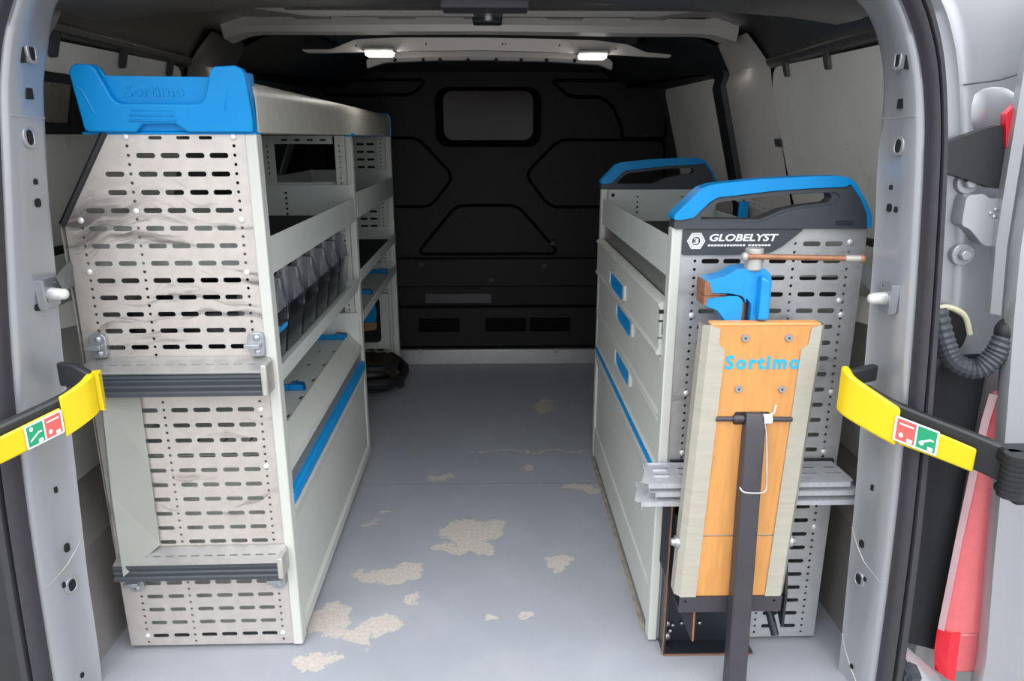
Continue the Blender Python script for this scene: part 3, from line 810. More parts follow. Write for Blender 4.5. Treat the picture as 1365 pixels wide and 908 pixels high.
# tail lamp
tl = thing('tail_lamp', 'tall narrow red and clear tail lamp beside the open right door', 'tail lamp', (0.91, -0.15, 0.4))
bm = B()
loft(bm, [[(0.893, -0.168, 0.655), (0.886, -0.168, 0.60), (0.882, -0.168, 0.50), (0.878, -0.168, 0.35), (0.876, -0.168, 0.22), (0.874, -0.168, 0.155)],
          [(0.905, -0.185, 0.655), (0.900, -0.185, 0.60), (0.896, -0.185, 0.50), (0.893, -0.185, 0.35), (0.89, -0.185, 0.22), (0.888, -0.185, 0.155)],
          [(0.99, -0.185, 0.66), (0.99, -0.185, 0.60), (0.99, -0.185, 0.50), (0.99, -0.185, 0.35), (0.99, -0.185, 0.22), (0.99, -0.185, 0.155)],
          [(0.99, -0.14, 0.66), (0.99, -0.14, 0.60), (0.99, -0.14, 0.50), (0.99, -0.14, 0.35), (0.99, -0.14, 0.22), (0.99, -0.14, 0.155)]])
obj('lens', bm, M['red_lens'], tl, smooth=60)
bm = B()
loft(bm, [[(0.884, -0.170, 0.65), (0.879, -0.170, 0.60), (0.875, -0.170, 0.50), (0.872, -0.170, 0.35), (0.870, -0.170, 0.155)], [(0.893, -0.180, 0.65), (0.887, -0.180, 0.60), (0.883, -0.180, 0.50), (0.879, -0.18, 0.35), (0.877, -0.18, 0.155)], [(0.900, -0.17, 0.65), (0.894, -0.17, 0.60), (0.890, -0.17, 0.50), (0.886, -0.17, 0.35), (0.884, -0.17, 0.155)]], close=True)
obj('clear_edge', bm, material('pale_pink_lens', (205, 170, 174), 0.25), tl, smooth=60)
bm = B()
loft(bm, [[(0.868, -0.172, 0.155), (0.870, -0.172, 0.10), (0.878, -0.172, 0.06)], [(0.886, -0.188, 0.158), (0.888, -0.188, 0.10), (0.896, -0.188, 0.05)], [(0.905, -0.188, 0.158), (0.908, -0.188, 0.10), (0.912, -0.188, 0.045)], [(0.905, -0.15, 0.158), (0.908, -0.15, 0.10), (0.912, -0.15, 0.045)]], close=True)
obj('reflector', bm, M['red_dark'], tl, smooth=40)
boxo('lower_lens', (0.9055, 0.99, -0.184, -0.15, 0.06, 0.154), M['red_lens'], tl, bev=0.006)
plateo('upper_lens', rounded([(0.828, 1.130), (0.850, 1.155), (0.855, 1.080), (0.839, 1.075)], 0.004), [], -0.164, -0.150, 'xz', M['red_dark'], tl, bev=0.003)
# open right door: the edge shows at the frame's margin
bm = B()
e = [(0.838, 1.40), (0.842, 1.2), (0.845, 1.02), (0.848, 0.92), (0.86, 0.80), (0.872, 0.70), (0.893, 0.52), (0.912, 0.33), (0.936, 0.12), (0.94, -0.1)]
loft(bm, [[(x + 0.02, -0.17, z) for x, z in e], [(x, -0.205, z) for x, z in e], [(x + 0.004, -0.222, z) for x, z in e], [(x + 0.045, -0.228, z) for x, z in e], [(x + 0.06, -0.24, z) for x, z in e], [(x + 0.5, -0.26, z) for x, z in e], [(x + 0.5, -0.20, z) for x, z in e]])
obj('door_skin', bm, M['silver'], dr, smooth=50)
bm = B(); loft(bm, [[(x - 0.004, -0.16, z) for x, z in e[:5]], [(x - 0.007, -0.178, z) for x, z in e[:5]], [(x + 0.004, -0.19, z) for x, z in e[:5]], [(x + 0.02, -0.185, z) for x, z in e[:5]]])
obj('door_rim', bm, M['silver'], dr, smooth=50)

# ================================================================== yellow door check straps
def strap(name, label, pts, sgn):
    """pts: centre line from the pillar end to the door end"""
    r = thing(name, label, 'strap', pts[0])
    def band(nm, P, h0, h1, t0, mat, off=0.0, bev=0.004):
        bm = B()
        P = smooth_line(P, 4)
        n = len(P) - 1
        def nrm(i):
            d = P[min(i + 1, n)] - P[max(i - 1, 0)]
            return Vector((d.y, -d.x, 0)).normalized() * (1 if sgn > 0 else -1)
        L = []
        for side, vv in ((0, 1), (0, -1), (1, -1), (1, 1)):
            l = []
            for i, p in enumerate(P):
                h = h0 + (h1 - h0) * i / n
                nn = nrm(i)
                if nn.y > 0: nn = -nn
                l.append(p + nn * (off - side * t0) + Vector((0, 0, vv * h / 2)))
            L.append(l)
        loft(bm, L, close=True)
        return obj(nm, bm, mat, r, bev=bev, smooth=40)
    P = [Vector(p) for p in pts]
    band('strap_arm', [P[1] + Vector((0, 0.004, 0.004)), P[2] + Vector((0, 0.004, 0.004)), P[3] + Vector((0, 0.004, 0.004)), P[4] + Vector((0, 0, 0.002))], 0.058, 0.062, 0.022, M['black_plastic'], -0.002)
    return r, band, P
R, band, P = strap('door_check_strap', 'yellow covered door check strap from the right pillar to the open right door',
                   [(0.612, -0.185, 0.665), (0.640, -0.215, 0.645), (0.690, -0.235, 0.618), (0.80, -0.275, 0.578), (0.845, -0.30, 0.563)], 1)
band('yellow_cover', [(0.606, -0.180, 0.668), (0.612, -0.205, 0.658), (0.650, -0.228, 0.635), (0.685, -0.240, 0.615)], 0.082, 0.068, 0.014, M['yellow'], 0.004)
band('yellow_cover', [(0.688, -0.240, 0.609), (0.75, -0.262, 0.589), (0.80, -0.279, 0.571)], 0.046, 0.042, 0.008, M['yellow'], 0.005, 0.003)
bm = B(); loft(bm, [[(0.606, -0.178, 0.70), (0.64, -0.16, 0.70), (0.68, -0.14, 0.70)], [(0.610, -0.19, 0.70), (0.645, -0.175, 0.70), (0.685, -0.155, 0.70)], [(0.610, -0.19, 0.675), (0.645, -0.175, 0.67), (0.685, -0.155, 0.67)], [(0.606, -0.178, 0.675), (0.64, -0.16, 0.67), (0.68, -0.14, 0.67)]], close=True)
obj('pillar_link', bm, M['black_plastic'], R, bev=0.004)
bm = B(); cyl(bm, (0.842, -0.318, 0.525), (0.842, -0.318, 0.60), 0.02, 0.02, 18)
for k in range(7): cyl(bm, (0.842, -0.318, 0.535 + k * 0.009), (0.842, -0.318, 0.539 + k * 0.009), 0.0215, 0.0215, 18)
obj('hinge_pin', bm, M['black_plastic'], R)
boxo('door_bracket', (0.83, 0.90, -0.315, -0.27, 0.575, 0.60), M['black_plastic'], R, bev=0.006)
boxo('door_bracket', (0.845, 0.90, -0.33, -0.27, 0.512, 0.53), M['black_plastic'], R, bev=0.006)
# rosette where the strap is bolted through the pillar
def strap_sticker(R, p0, p1, zt0, zt1, h, red_first, up):
    """two-field sticker: p0,p1 = end points (x,y), zt = top heights"""
    d = Vector((p1[0] - p0[0], p1[1] - p0[1]))
    nn = Vector((d.y, -d.x)).normalized()
    if nn.y > 0: nn = -nn
    def g(a, b, c):
        q = Vector(p0) + d * a
        return (q.x + nn.x * c, q.y + nn.y * c, zt0 + (zt1 - zt0) * a - h * (1 - b))
    st = plateo('sticker', rounded([(0, 0), (1, 0), (1, 1), (0, 1)], 0.06), [], 0.0, 0.0006, g, M['print_white'], R, smooth=0)
    ca, cb = (M['red'], M['green']) if red_first else (M['green'], M['red'])
    plateo('sticker_field', [(0.05, 0.07), (0.48, 0.07), (0.48, 0.93), (0.05, 0.93)], [], 0.0005, 0.0010, g, ca, st, smooth=0)
    plateo('sticker_field', [(0.52, 0.07), (0.95, 0.07), (0.95, 0.93), (0.52, 0.93)], [], 0.0005, 0.0010, g, cb, st, smooth=0)
    for k, x0 in enumerate((0.05, 0.52)):
        bm = B()
        bar = (k == 0) != red_first
        if bar: plate(bm, [(x0 + 0.06, 0.25), (x0 + 0.30, 0.5), (x0 + 0.38, 0.5), (x0 + 0.38, 0.56), (x0 + 0.29, 0.57), (x0 + 0.06, 0.33)], [], 0.001, 0.0013, g)
        else: plate(bm, [(x0 + 0.06, 0.72), (x0 + 0.38, 0.72), (x0 + 0.38, 0.78), (x0 + 0.06, 0.78)], [], 0.001, 0.0013, g)
        plate(bm, [(x0 + 0.12 + 0.05 * math.cos(t), (0.78 if bar and up else 0.3) + 0.1 * math.sin(t)) for t in [k2 * math.pi / 4 for k2 in range(8)]], [], 0.001, 0.0013, g)
        plate(bm, [(x0 + 0.26, 0.1), (x0 + 0.38, 0.1), (x0 + 0.38, 0.24), (x0 + 0.26, 0.24)], [], 0.001, 0.0013, g)
        obj('sticker_symbol', bm, M['print_white'], st, smooth=0)
strap_sticker(R, (0.676, -0.2435), (0.742, -0.2665), 0.6395, 0.6175, 0.044, True, False)

R, band, P = strap('door_check_strap', 'yellow covered door check strap from the left pillar running out of frame',
                   [(-0.698, -0.180, 0.660), (-0.712, -0.205, 0.650), (-0.730, -0.2305, 0.641), (-0.80, -0.298, 0.613), (-0.87, -0.375, 0.588)], -1)
band('yellow_cover', [(-0.700, -0.170, 0.672), (-0.695, -0.186, 0.671), (-0.698, -0.205, 0.664), (-0.712, -0.222, 0.653), (-0.728, -0.2345, 0.643)], 0.066, 0.068, 0.014, M['yellow'], 0.004)
band('yellow_cover', [(-0.730, -0.2345, 0.639), (-0.80, -0.30, 0.611), (-0.87, -0.375, 0.586)], 0.044, 0.042, 0.008, M['yellow'], 0.005, 0.003)
bm = B(); loft(bm, [[(-0.700, -0.172, 0.705), (-0.735, -0.155, 0.715), (-0.775, -0.135, 0.712)], [(-0.705, -0.186, 0.705), (-0.738, -0.17, 0.715), (-0.778, -0.15, 0.712)], [(-0.705, -0.186, 0.675), (-0.738, -0.17, 0.672), (-0.778, -0.15, 0.668)], [(-0.700, -0.172, 0.675), (-0.735, -0.155, 0.672), (-0.775, -0.135, 0.668)]], close=True)
obj('pillar_link', bm, M['black_plastic'], R, bev=0.004)
strap_sticker(R, (-0.7655, -0.2782), (-0.7248, -0.2400), 0.6435, 0.6600, 0.040, False, True)

# ================================================================== strikers on the pillars (zinc)
def striker(label, sx):
    A, Bq, x, z = (RA, RB, 0.690, 0.824) if sx > 0 else (LA, LB, -0.772, 0.838)
    p, t, n = face_frame(A, Bq, x, z)
    r = thing('fixing_bracket', label, 'bracket', tuple(p))
    g = lambda a, b, c: tuple(p + t * a + n * c + Vector((0, 0, b)))
    plateo('bracket_plate', rrect(-0.024, 0.024, -0.026, 0.026, 0.006), [circ(0.017, 0.017, 0.003), circ(-0.016, 0.017, 0.003)], 0.002, 0.006, g, M['zinc'], r, bev=0.0015)
    plateo('bracket_flange', rrect(0.020, 0.024, -0.026, 0.026, 0.0015), [], 0.006, 0.018, g, M['zinc'], r, bev=0.001)
    bm = B(); cyl(bm, g(-0.002, -0.002, 0.005), g(-0.004, -0.002, 0.030), 0.0115, 0.0100, 16); ball(bm, g(-0.004, -0.002, 0.030), 0.0100)
    obj('bolt', bm, M['rivet'], r)
    bm = B(); cyl(bm, g(-0.002, -0.002, 0.004), g(-0.002, -0.002, 0.010), 0.016, 0.015, 6)
    obj('nut', bm, M['zinc'], r)
    return r
striker('zinc bolted bracket on the right pillar near the vise handle', 1)
striker('zinc bolted bracket on the left pillar beside the perforated panel', -1)

# ================================================================== LEFT SHELVING RACK
TH = 0.0165
RX, RY = -0.443, 0.0
def rk(x, y, z):
    dx = x - RX
    return (RX + dx * math.cos(TH) - y * math.sin(TH), dx * math.sin(TH) + y * math.cos(TH), z)
rack = thing('shelving_rack', 'long off-white van shelving rack with perforated end panel along the left wall', 'rack', (RX, RY, 0), TH)

def slot(cx, cz, w_=0.034, h_=0.0095):
    return rrect(cx - w_ / 2, cx + w_ / 2, cz - h_ / 2, cz + h_ / 2, h_ * 0.45, 3)
rows = [0.036 + 0.0331 * k for k in range(33)]
holes = []
for k, z in enumerate(rows):
    for cx in (-0.746, -0.701, -0.641, -0.597, -0.552, -0.509):
        lim = -0.80 if z < 0.93 else -0.80 + (z - 0.93) * 0.56
        if cx - 0.022 < lim + 0.008: continue
        if z > 1.085: continue
        holes.append(slot(cx, z))
for cx in (-0.775, -0.672, -0.480):
    for k in range(65):
        z = 0.020 + 0.01655 * k
        lim = -0.80 if z < 0.93 else -0.80 + (z - 0.93) * 0.56
        if cx - 0.01 < lim: continue
        if z > 1.09: continue
        holes.append(circ(cx, z, 0.0032, 6))
for cx in (-0.62, -0.57, -0.53): holes.append(slot(cx, 1.0935, 0.024, 0.006))
out = [(-0.815, 0.012), (-0.457, 0.008), (-0.457, 1.10), (-0.713, 1.10), (-0.806, 0.945)]
plateo('end_panel', out, holes, 0.0, 0.002, 'xz', M['galv'], rack, smooth=0)
# folded outer flange and black edge strip
bm = B(); box(bm, -0.815, -0.8135, 0.0, 0.03, 0.012, 0.94); obj('panel_flange', bm, M['galv'], rack, smooth=0)
bm = B(); tube(bm, [(-0.709, 0.0, 1.103), (-0.81, 0.0, 0.938)], 0.0065, 8); obj('edge_strip', bm, M['black_plastic'], rack)
rv_me = None
for x, z in ((-0.775, 0.848), (-0.775, 0.037), (-0.48, 0.037), (-0.775, 0.945), (-0.672, 0.962), (-0.48, 0.945), (-0.672, 1.095), (-0.48, 1.095), (-0.48, 0.565), (-0.48, 0.845), (-0.48, 0.44)):
    if rv_me is None:
        bm = B(); ball(bm, (0, 0, 0), 0.006, (1, 0.5, 1), 10, 6); o = obj('rivet', bm, M['rivet'], rack); rv_me = o.data
    else:
        o = finish('rivet', rv_me, None, rack)
    o.location = (x, -0.001, z)
# front posts
def post(x0, x1, y0, y1, z1, nm='post'):
    return boxo(nm, (x0, x1, y0, y1, 0.006, z1), M['white'], rack, bev=0.003)
post(-0.459, -0.437, -0.003, 0.03, 1.10)
def hole_strip(x0, x1, y, z0, z1, nm='post_web'):
    hs = [circ((x0 + x1) / 2 - 0.002, z0 + 0.02 + 0.0166 * k, 0.0035, 6) for k in range(int((z1 - z0 - 0.03) / 0.0166))]
    return plateo(nm, [(x0, z0), (x1, z0), (x1, z1), (x0, z1)], hs, y, y + 0.002, 'xz', M['white'], rack, smooth=0)
post(-0.462, -0.441, 0.985, 1.02, 1.10)
hole_strip(-0.495, -0.462, 0.99, 0.02, 1.10)
post(-0.468, -0.441, 1.965, 2.0, 1.125)
hole_strip(-0.505, -0.468, 1.97, 0.02, 1.12)
# back post of the middle frame
hole_strip(-0.725, -0.683, 0.99, 0.45, 1.10); boxo('post', (-0.745, -0.725, 0.985, 1.02, 0.006, 1.10), M['white'], rack, bev=0.003)
boxo('post', (-0.80, -0.775, 0.985, 1.01, 0.006, 1.10), M['white'], rack, bev=0.003)
# far perforated panel
hh = [slot(-0.535 - 0.0445 * (i + (0.4 if i > 3 else 0)), 0.04 + 0.0331 * k) for i in range(5) for k in range(32) if i < (3 if k > 23 else 5)]
plateo('end_panel', [(-0.80, 0.012), (-0.505, 0.012), (-0.505, 1.10), (-0.665, 1.10), (-0.69, 0.95), (-0.80, 0.85)], hh, 1.985, 1.987, 'xz', M['white'], rack, smooth=0)

# trays ---------------------------------------------------------------
def tray(y0, y1, zf, zlo, zhi, zside, zback, xb=-0.80, mat=True, slope=0.0, xf=-0.441):
    bm = B()
    box(bm, xb, xf - 0.002, y0, y1, zf - 0.003, zf)                       # floor
    loft(bm, [[(xf - slope, y, zhi) for y in (y0, y1)], [(xf, y, zlo) for y in (y0, y1)], [(xf - 0.002, y, zlo) for y in (y0, y1)], [(xf - 0.002 - slope, y, zhi) for y in (y0, y1)]], close=True)
    for ya, yb in ((y0, y0 + 0.002), (y1 - 0.002, y1)):
        box(bm, xb, xf - 0.004, ya, yb, zf, zside)
    box(bm, xb - 0.002, xb, y0, y1, zf - 0.003, zback)
    o = obj('tray', bm, M['tray'], rack, smooth=0)
    if mat: boxo('mat', (xb + 0.004, xf - 0.006, y0 + 0.005, y1 - 0.005, zf, zf + 0.004), M['mat'], o, smooth=0)
    return o
tray(0.035, 0.978, 0.850, 0.836, 0.908, 0.948, 0.93)
for k in range(5):
    bm = B(); cyl(bm, (-0.655, 0.974, 0.925 - k * 0.0166), (-0.655, 0.979, 0.925 - k * 0.0166), 0.004, 0.004, 8); obj('hole_shade', bm, M['hole'], rack)  # dark discs painting the shade inside the holes
tray(1.025, 1.962, 0.850, 0.840, 0.922, 0.955, 0.955)
tray(0.035, 0.978, 0.622, 0.604, 0.650, 0.64, 0.66, mat=False, slope=-0.012, xf=-0.448)
tray(1.025, 1.962, 0.640, 0.628, 0.668, 0.70, 0.70, slope=0.0)
tray(1.025, 1.962, 0.505, 0.490, 0.524, 0.53, 0.53, mat=False)
# lower box lid with slots, sloped lip, grey strip, blue strip and flap
lid_h = [rrect(x - 0.004, x + 0.004, y - 0.016, y + 0.016, 0.003, 2) for x in (-0.50, -0.545, -0.60, -0.66) for y in (0.12, 0.25, 0.38, 0.52, 0.66, 0.80)]
lid = plateo('box_lid', [(-0.80, 0.035), (-0.485, 0.035), (-0.485, 0.978), (-0.80, 0.978)], lid_h, 0.448, 0.452, 'xy', M['tray'], rack, smooth=0)
bm = B(); loft(bm, [[(x, y, z) for y in (0.032, 0.98)] for x, z in ((-0.487, 0.448), (-0.484, 0.462), (-0.447, 0.418), (-0.443, 0.404), (-0.449, 0.402), (-0.452, 0.415))], close=True)
obj('lid_lip', bm, M['white'], rack, smooth=0)
boxo('box_back', (-0.80, -0.797, 0.035, 0.978, 0.02, 0.56), M['tray'], rack, smooth=0)
for y in (0.034, 0.975): boxo('box_side', (-0.797, -0.45, y, y + 0.003, 0.02, 0.53 if y > 0.5 else 0.445), M['tray'], rack, smooth=0)
boxo('grey_strip', (-0.452, -0.449, 0.032, 0.98, 0.362, 0.403), M['smoke_sheet'], rack, smooth=0)
flap_bm = B()
loft(flap_bm, [[(x, y, z) for y in (0.034, 0.98)] for x, z in ((-0.452, 0.335), (-0.440, 0.332), (-0.4375, 0.318), (-0.4455, 0.280), (-0.4455, 0.052), (-0.4375, 0.046), (-0.4375, 0.02), (-0.455, 0.02), (-0.46, 0.30))], close=True)
flap = obj('flap', flap_bm, M['white'], rack, smooth=0)
bm = B(); loft(bm, [[(x, y, z) for y in (0.033, 0.979)] for x, z in ((-0.452, 0.364), (-0.4385, 0.362), (-0.436, 0.352), (-0.437, 0.3325), (-0.452, 0.3325))], close=True)
obj('blue_strip', bm, M['blue'], rack, bev=0.002)
# top trough: long aluminium front, floor, back
bm = B()
loft(bm, [[(x, y, z) for y in (0.02, 1.0, 1.945)] for x, z in ((-0.4375, 1.103), (-0.4375, 1.165), (-0.4415, 1.183), (-0.455, 1.192), (-0.468, 1.188), (-0.468, 1.185), (-0.456, 1.188), (-0.4445, 1.18), (-0.4405, 1.163), (-0.4405, 1.103))], close=True)
obj('trough_front', bm, M['trough'], rack, smooth=50)
boxo('trough_floor', (-0.745, -0.4405, 0.02, 1.945, 1.102, 1.1045), M['trough'], rack, smooth=0)
boxo('trough_back', (-0.748, -0.745, 0.02, 1.945, 1.102, 1.19), M['trough'], rack, smooth=0)
plateo('trough_cap', rounded([(-0.75, 1.099), (-0.434, 1.099), (-0.434, 1.185), (-0.45, 1.198), (-0.75, 1.198)], 0.012), [], 1.945, 1.96, 'xz', M['blue'], rack, bev=0.004)
boxo('trough_clip', (-0.458, -0.434, 0.97, 1.02, 1.097, 1.108), M['blue'], rack, bev=0.003)
bm = B(); plate(bm, [(-0.78, 1.075), (-0.50, 1.075), (-0.50, 1.10), (-0.78, 1.10)], [slot(-0.73 + 0.04 * k, 1.087, 0.02, 0.006) for k in range(6)], 0.985, 0.987, 'xz')
obj('top_tie', bm, M['alu'], rack, smooth=0)
# bottom of far bay: white surround of a recess
case_o = rrect(-0.66, -0.475, 0.135, 0.40, 0.01)
plateo('recess_frame', case_o, [rrect(-0.64, -0.515, 0.165, 0.385, 0.025, 5)], 1.90, 1.915, 'xz', M['white'], rack, bev=0.003)
plateo('recess_back', rrect(-0.655, -0.48, 0.14, 0.395, 0.01), [], 1.93, 1.935, 'xz', M['hole'], rack)

# clamp rails on the end panel, each with knobs
for nm, zt, zb, x0, x1 in (('upper', 0.670, 0.612, -0.800, -0.449), ('lower', 0.250, 0.206, -0.798, -0.454)):
    slots = [rrect(x0 + 0.02 + 0.0265 * k, x0 + 0.037 + 0.0265 * k, -0.0275, -0.0245, 0.001, 2) for k in range(12)]
    bm = B()
    plate(bm, [(x0, -0.048), (x1, -0.048), (x1, -0.002), (x0, -0.002)], slots, zt - 0.003, zt, lambda a, b, c: (a, b, c + (b + 0.025) * 0.35))
    box(bm, x0, x1, -0.040, -0.004, zb + 0.002, zb + 0.005)
    box(bm, x0, x1, -0.040, -0.037, zb + 0.003, zt - 0.010)
    rail = obj('clamp_rail', bm, M['alu'], rack, smooth=0)
    bm = B(); pz = [zb, zb + 0.007, zb + 0.010, zb + 0.019, zb + 0.022, zb + 0.031, zb + 0.034, zt - 0.016]
    loft(bm, [[(x, y, z) for x in (x0, x1 - 0.006)] for y, z in ((-0.041, pz[0]), (-0.050, pz[0]), (-0.050, pz[1]), (-0.047, pz[2]), (-0.050, pz[3]), (-0.047, pz[4]), (-0.050, pz[5]), (-0.047, pz[6]), (-0.050, pz[6] + 0.003), (-0.049, pz[7]), (-0.041, pz[7]))], close=True)
    obj('rail_insert', bm, M['grey_plastic'], rail, smooth=20)
    boxo('rail_cap', (x1 - 0.008, x1 + 0.004, -0.052, -0.003, zb - 0.001, zt + 0.004), M['cast'], rail, bev=0.003)
    zk = zt + 0.034 if nm == 'upper' else zb - 0.026
    for xk in ((-0.775, -0.472) if nm == 'upper' else (-0.776, -0.476)):
        bm = B()
        plate(bm, rounded([(xk - 0.015, zk - 0.024), (xk + 0.015, zk - 0.024), (xk + 0.016, zk + 0.024), (xk - 0.016, zk + 0.024)], 0.012), [], -0.012, 0.0, 'xz')
        box(bm, xk - 0.02, xk + 0.01, -0.026, -0.010, zk - 0.005, zk + 0.004)
        clip = obj('rail_clip', bm, M['zinc'], rack, bev=0.004)
        for dz in (0.014, -0.014):
            bm = B(); ball(bm, (xk + 0.002, -0.013, zk + dz), 0.0065, (1, 0.6, 1), 10, 6); obj('screw_head', bm, M['zinc'], clip)
# folded white sheet held between the two rails
bm = B()
A_ = [(-0.770, -0.038, 0.605), (-0.780, -0.040, 0.40), (-0.775, -0.0555, 0.222)]
B_ = [(-0.712, -0.006, 0.622), (-0.714, -0.006, 0.45), (-0.716, -0.006, 0.265)]
C_ = [(-0.775, -0.03, 0.622), (-0.79, -0.03, 0.40), (-0.782, -0.03, 0.245)]
loft(bm, [C_, A_, B_])
bmesh.ops.solidify(bm, geom=bm.faces[:], thickness=0.002)
hold = obj('folded_sheet', bm, M['white'], rack, smooth=0)
bm = B(); v = [bm.verts.new(p) for p in ((-0.775, -0.03, 0.623), (-0.770, -0.038, 0.606), (-0.755, -0.033, 0.607), (-0.712, -0.006, 0.623))]
bm.faces.new(v); bmesh.ops.solidify(bm, geom=bm.faces[:], thickness=0.002); obj('sheet_top_fold', bm, M['white'], hold, smooth=0)

# brace from the rack to the pillar bracket, and a grey sheet shelf behind
bm = B(); loft(bm, [[(-0.808, 0.012, 0.870), (-0.790, -0.055, 0.867), (-0.766, -0.124, 0.861)], [(-0.810, 0.012, 0.822), (-0.785, -0.055, 0.828), (-0.754, -0.124, 0.832)]]); bmesh.ops.solidify(bm, geom=bm.faces[:], thickness=0.004)
obj('tie_bracket', bm, M['zinc'], rack, smooth=0)
bm = B(); loft(bm, [[(-0.885, 0.05, 0.765), (-0.828, 0.05, 0.79)], [(-0.885, 0.05, 0.722), (-0.828, 0.05, 0.735)], [(-0.885, 0.35, 0.735), (-0.828, 0.35, 0.745)]])
obj('side_sheet', bm, M['board'], rack, smooth=0)

# ================================================================== blue end bin on top of the rack
bn = thing('storage_bin', 'bright blue open plastic bin on the near end of the left shelving rack', 'bin', rk(-0.60, 0.03, 1.101), TH)
BL = Matrix.Translation(-Vector(bn.location))
bx0 = bn.location.copy()
def P2(poly): return [(a, b) for a, b in poly]
outer = [(-0.755, 1.205), (-0.749, 1.214), (-0.740, 1.217), (-0.714, 1.216), (-0.706, 1.211), (-0.700, 1.199), (-0.509, 1.197), (-0.504, 1.207), (-0.496, 1.213), (-0.458, 1.215), (-0.447, 1.210), (-0.441, 1.200), (-0.438, 1.122), (-0.440, 1.103), (-0.744, 1.103), (-0.751, 1.108)]
def g_bin(a, b, c):
    # walls lean outward towards the rim
    return (-0.441 + (a + 0.441) * 0.958, c - (b - 1.10) * 0.14, b)
bm = B(); plate(bm, outer, [], 0.0, 0.010, g_bin)
o = obj('bin_front', bm, M['blue'], bn, bev=0.003)
wing = [(-0.756, 1.203), (-0.750, 1.213), (-0.740, 1.217), (-0.716, 1.216), (-0.708, 1.210), (-0.688, 1.160), (-0.681, 1.154), (-0.672, 1.152), (-0.536, 1.151), (-0.526, 1.155), (-0.519, 1.163), (-0.503, 1.206), (-0.495, 1.213), (-0.458, 1.215), (-0.446, 1.210), (-0.441, 1.198),
        (-0.438, 1.122), (-0.440, 1.103), (-0.562, 1.103), (-0.582, 1.117), (-0.642, 1.117), (-0.658, 1.103), (-0.744, 1.103), (-0.751, 1.108)]
bm = B(); plate(bm, wing, [], -0.014, 0.002, g_bin); ow = obj('bin_front', bm, M['blue'], bn, bev=0.005, seg=3)
bm = B()
for k in range(3): box(bm, -0.655 + k * 0.002, -0.572 - k * 0.002, -0.0205, -0.017, 1.122 + k * 0.0085, 1.1245 + k * 0.0085)
obj('grip_ribs', bm, M['blue'], bn, bev=0.001)
bm = B()
tube(bm, [(-0.735, -0.0245, 1.180), (-0.727, -0.0235, 1.173), (-0.714, -0.0185, 1.135)], 0.0022, 6)
obj('pressed_line', bm, M['blue'], bn)
bm = B(); tube(bm, [(-0.451, -0.0245, 1.192), (-0.462, -0.0245, 1.192), (-0.472, -0.0235, 1.185), (-0.484, -0.019, 1.14)], 0.0022, 6)
obj('pressed_line', bm, M['blue'], bn)
me = text_mesh('Sortimo', 0.019, 0.003, offset=0.02)
wd = max(v.co.x for v in me.vertices)
for v in me.vertices:
    a, b, c = v.co
    z = 1.1645 + b
    v.co = (-0.660 + a * 0.104 / wd, -0.0 - c - (z - 1.10) * 0.14, z)
finish('embossed_lettering', me, M['blue'], bn, smooth=0)
bm = B()
loft(bm, [[(-0.744, 0.0, 1.103), (-0.748, 0.0, 1.205)], [(-0.744, 0.15, 1.103), (-0.748, 0.15, 1.205)], [(-0.741, 0.15, 1.106), (-0.745, 0.15, 1.205)], [(-0.741, 0.0, 1.106), (-0.745, 0.0, 1.205)]], close=True)
loft(bm, [[(-0.441, 0.0, 1.103), (-0.444, 0.0, 1.205)], [(-0.441, 0.03, 1.103), (-0.444, 0.03, 1.205)], [(-0.444, 0.03, 1.106), (-0.447, 0.03, 1.205)], [(-0.444, 0.0, 1.106), (-0.447, 0.0, 1.205)]], close=True)
box(bm, -0.744, -0.441, 0.0, 0.15, 1.1045, 1.108)
obj('bin_shell', bm, M['blue'], bn, smooth=0)
# children were written in rack-aligned world space: pivot them with the rack
for ch in list(bn.children):
    ch.matrix_parent_inverse = Matrix.Translation(-bx0)
boxo('bin_edge', (-0.748, -0.4375, -0.006, 0.03, 1.099, 1.1035), M['blue'], bn, bev=0.002)

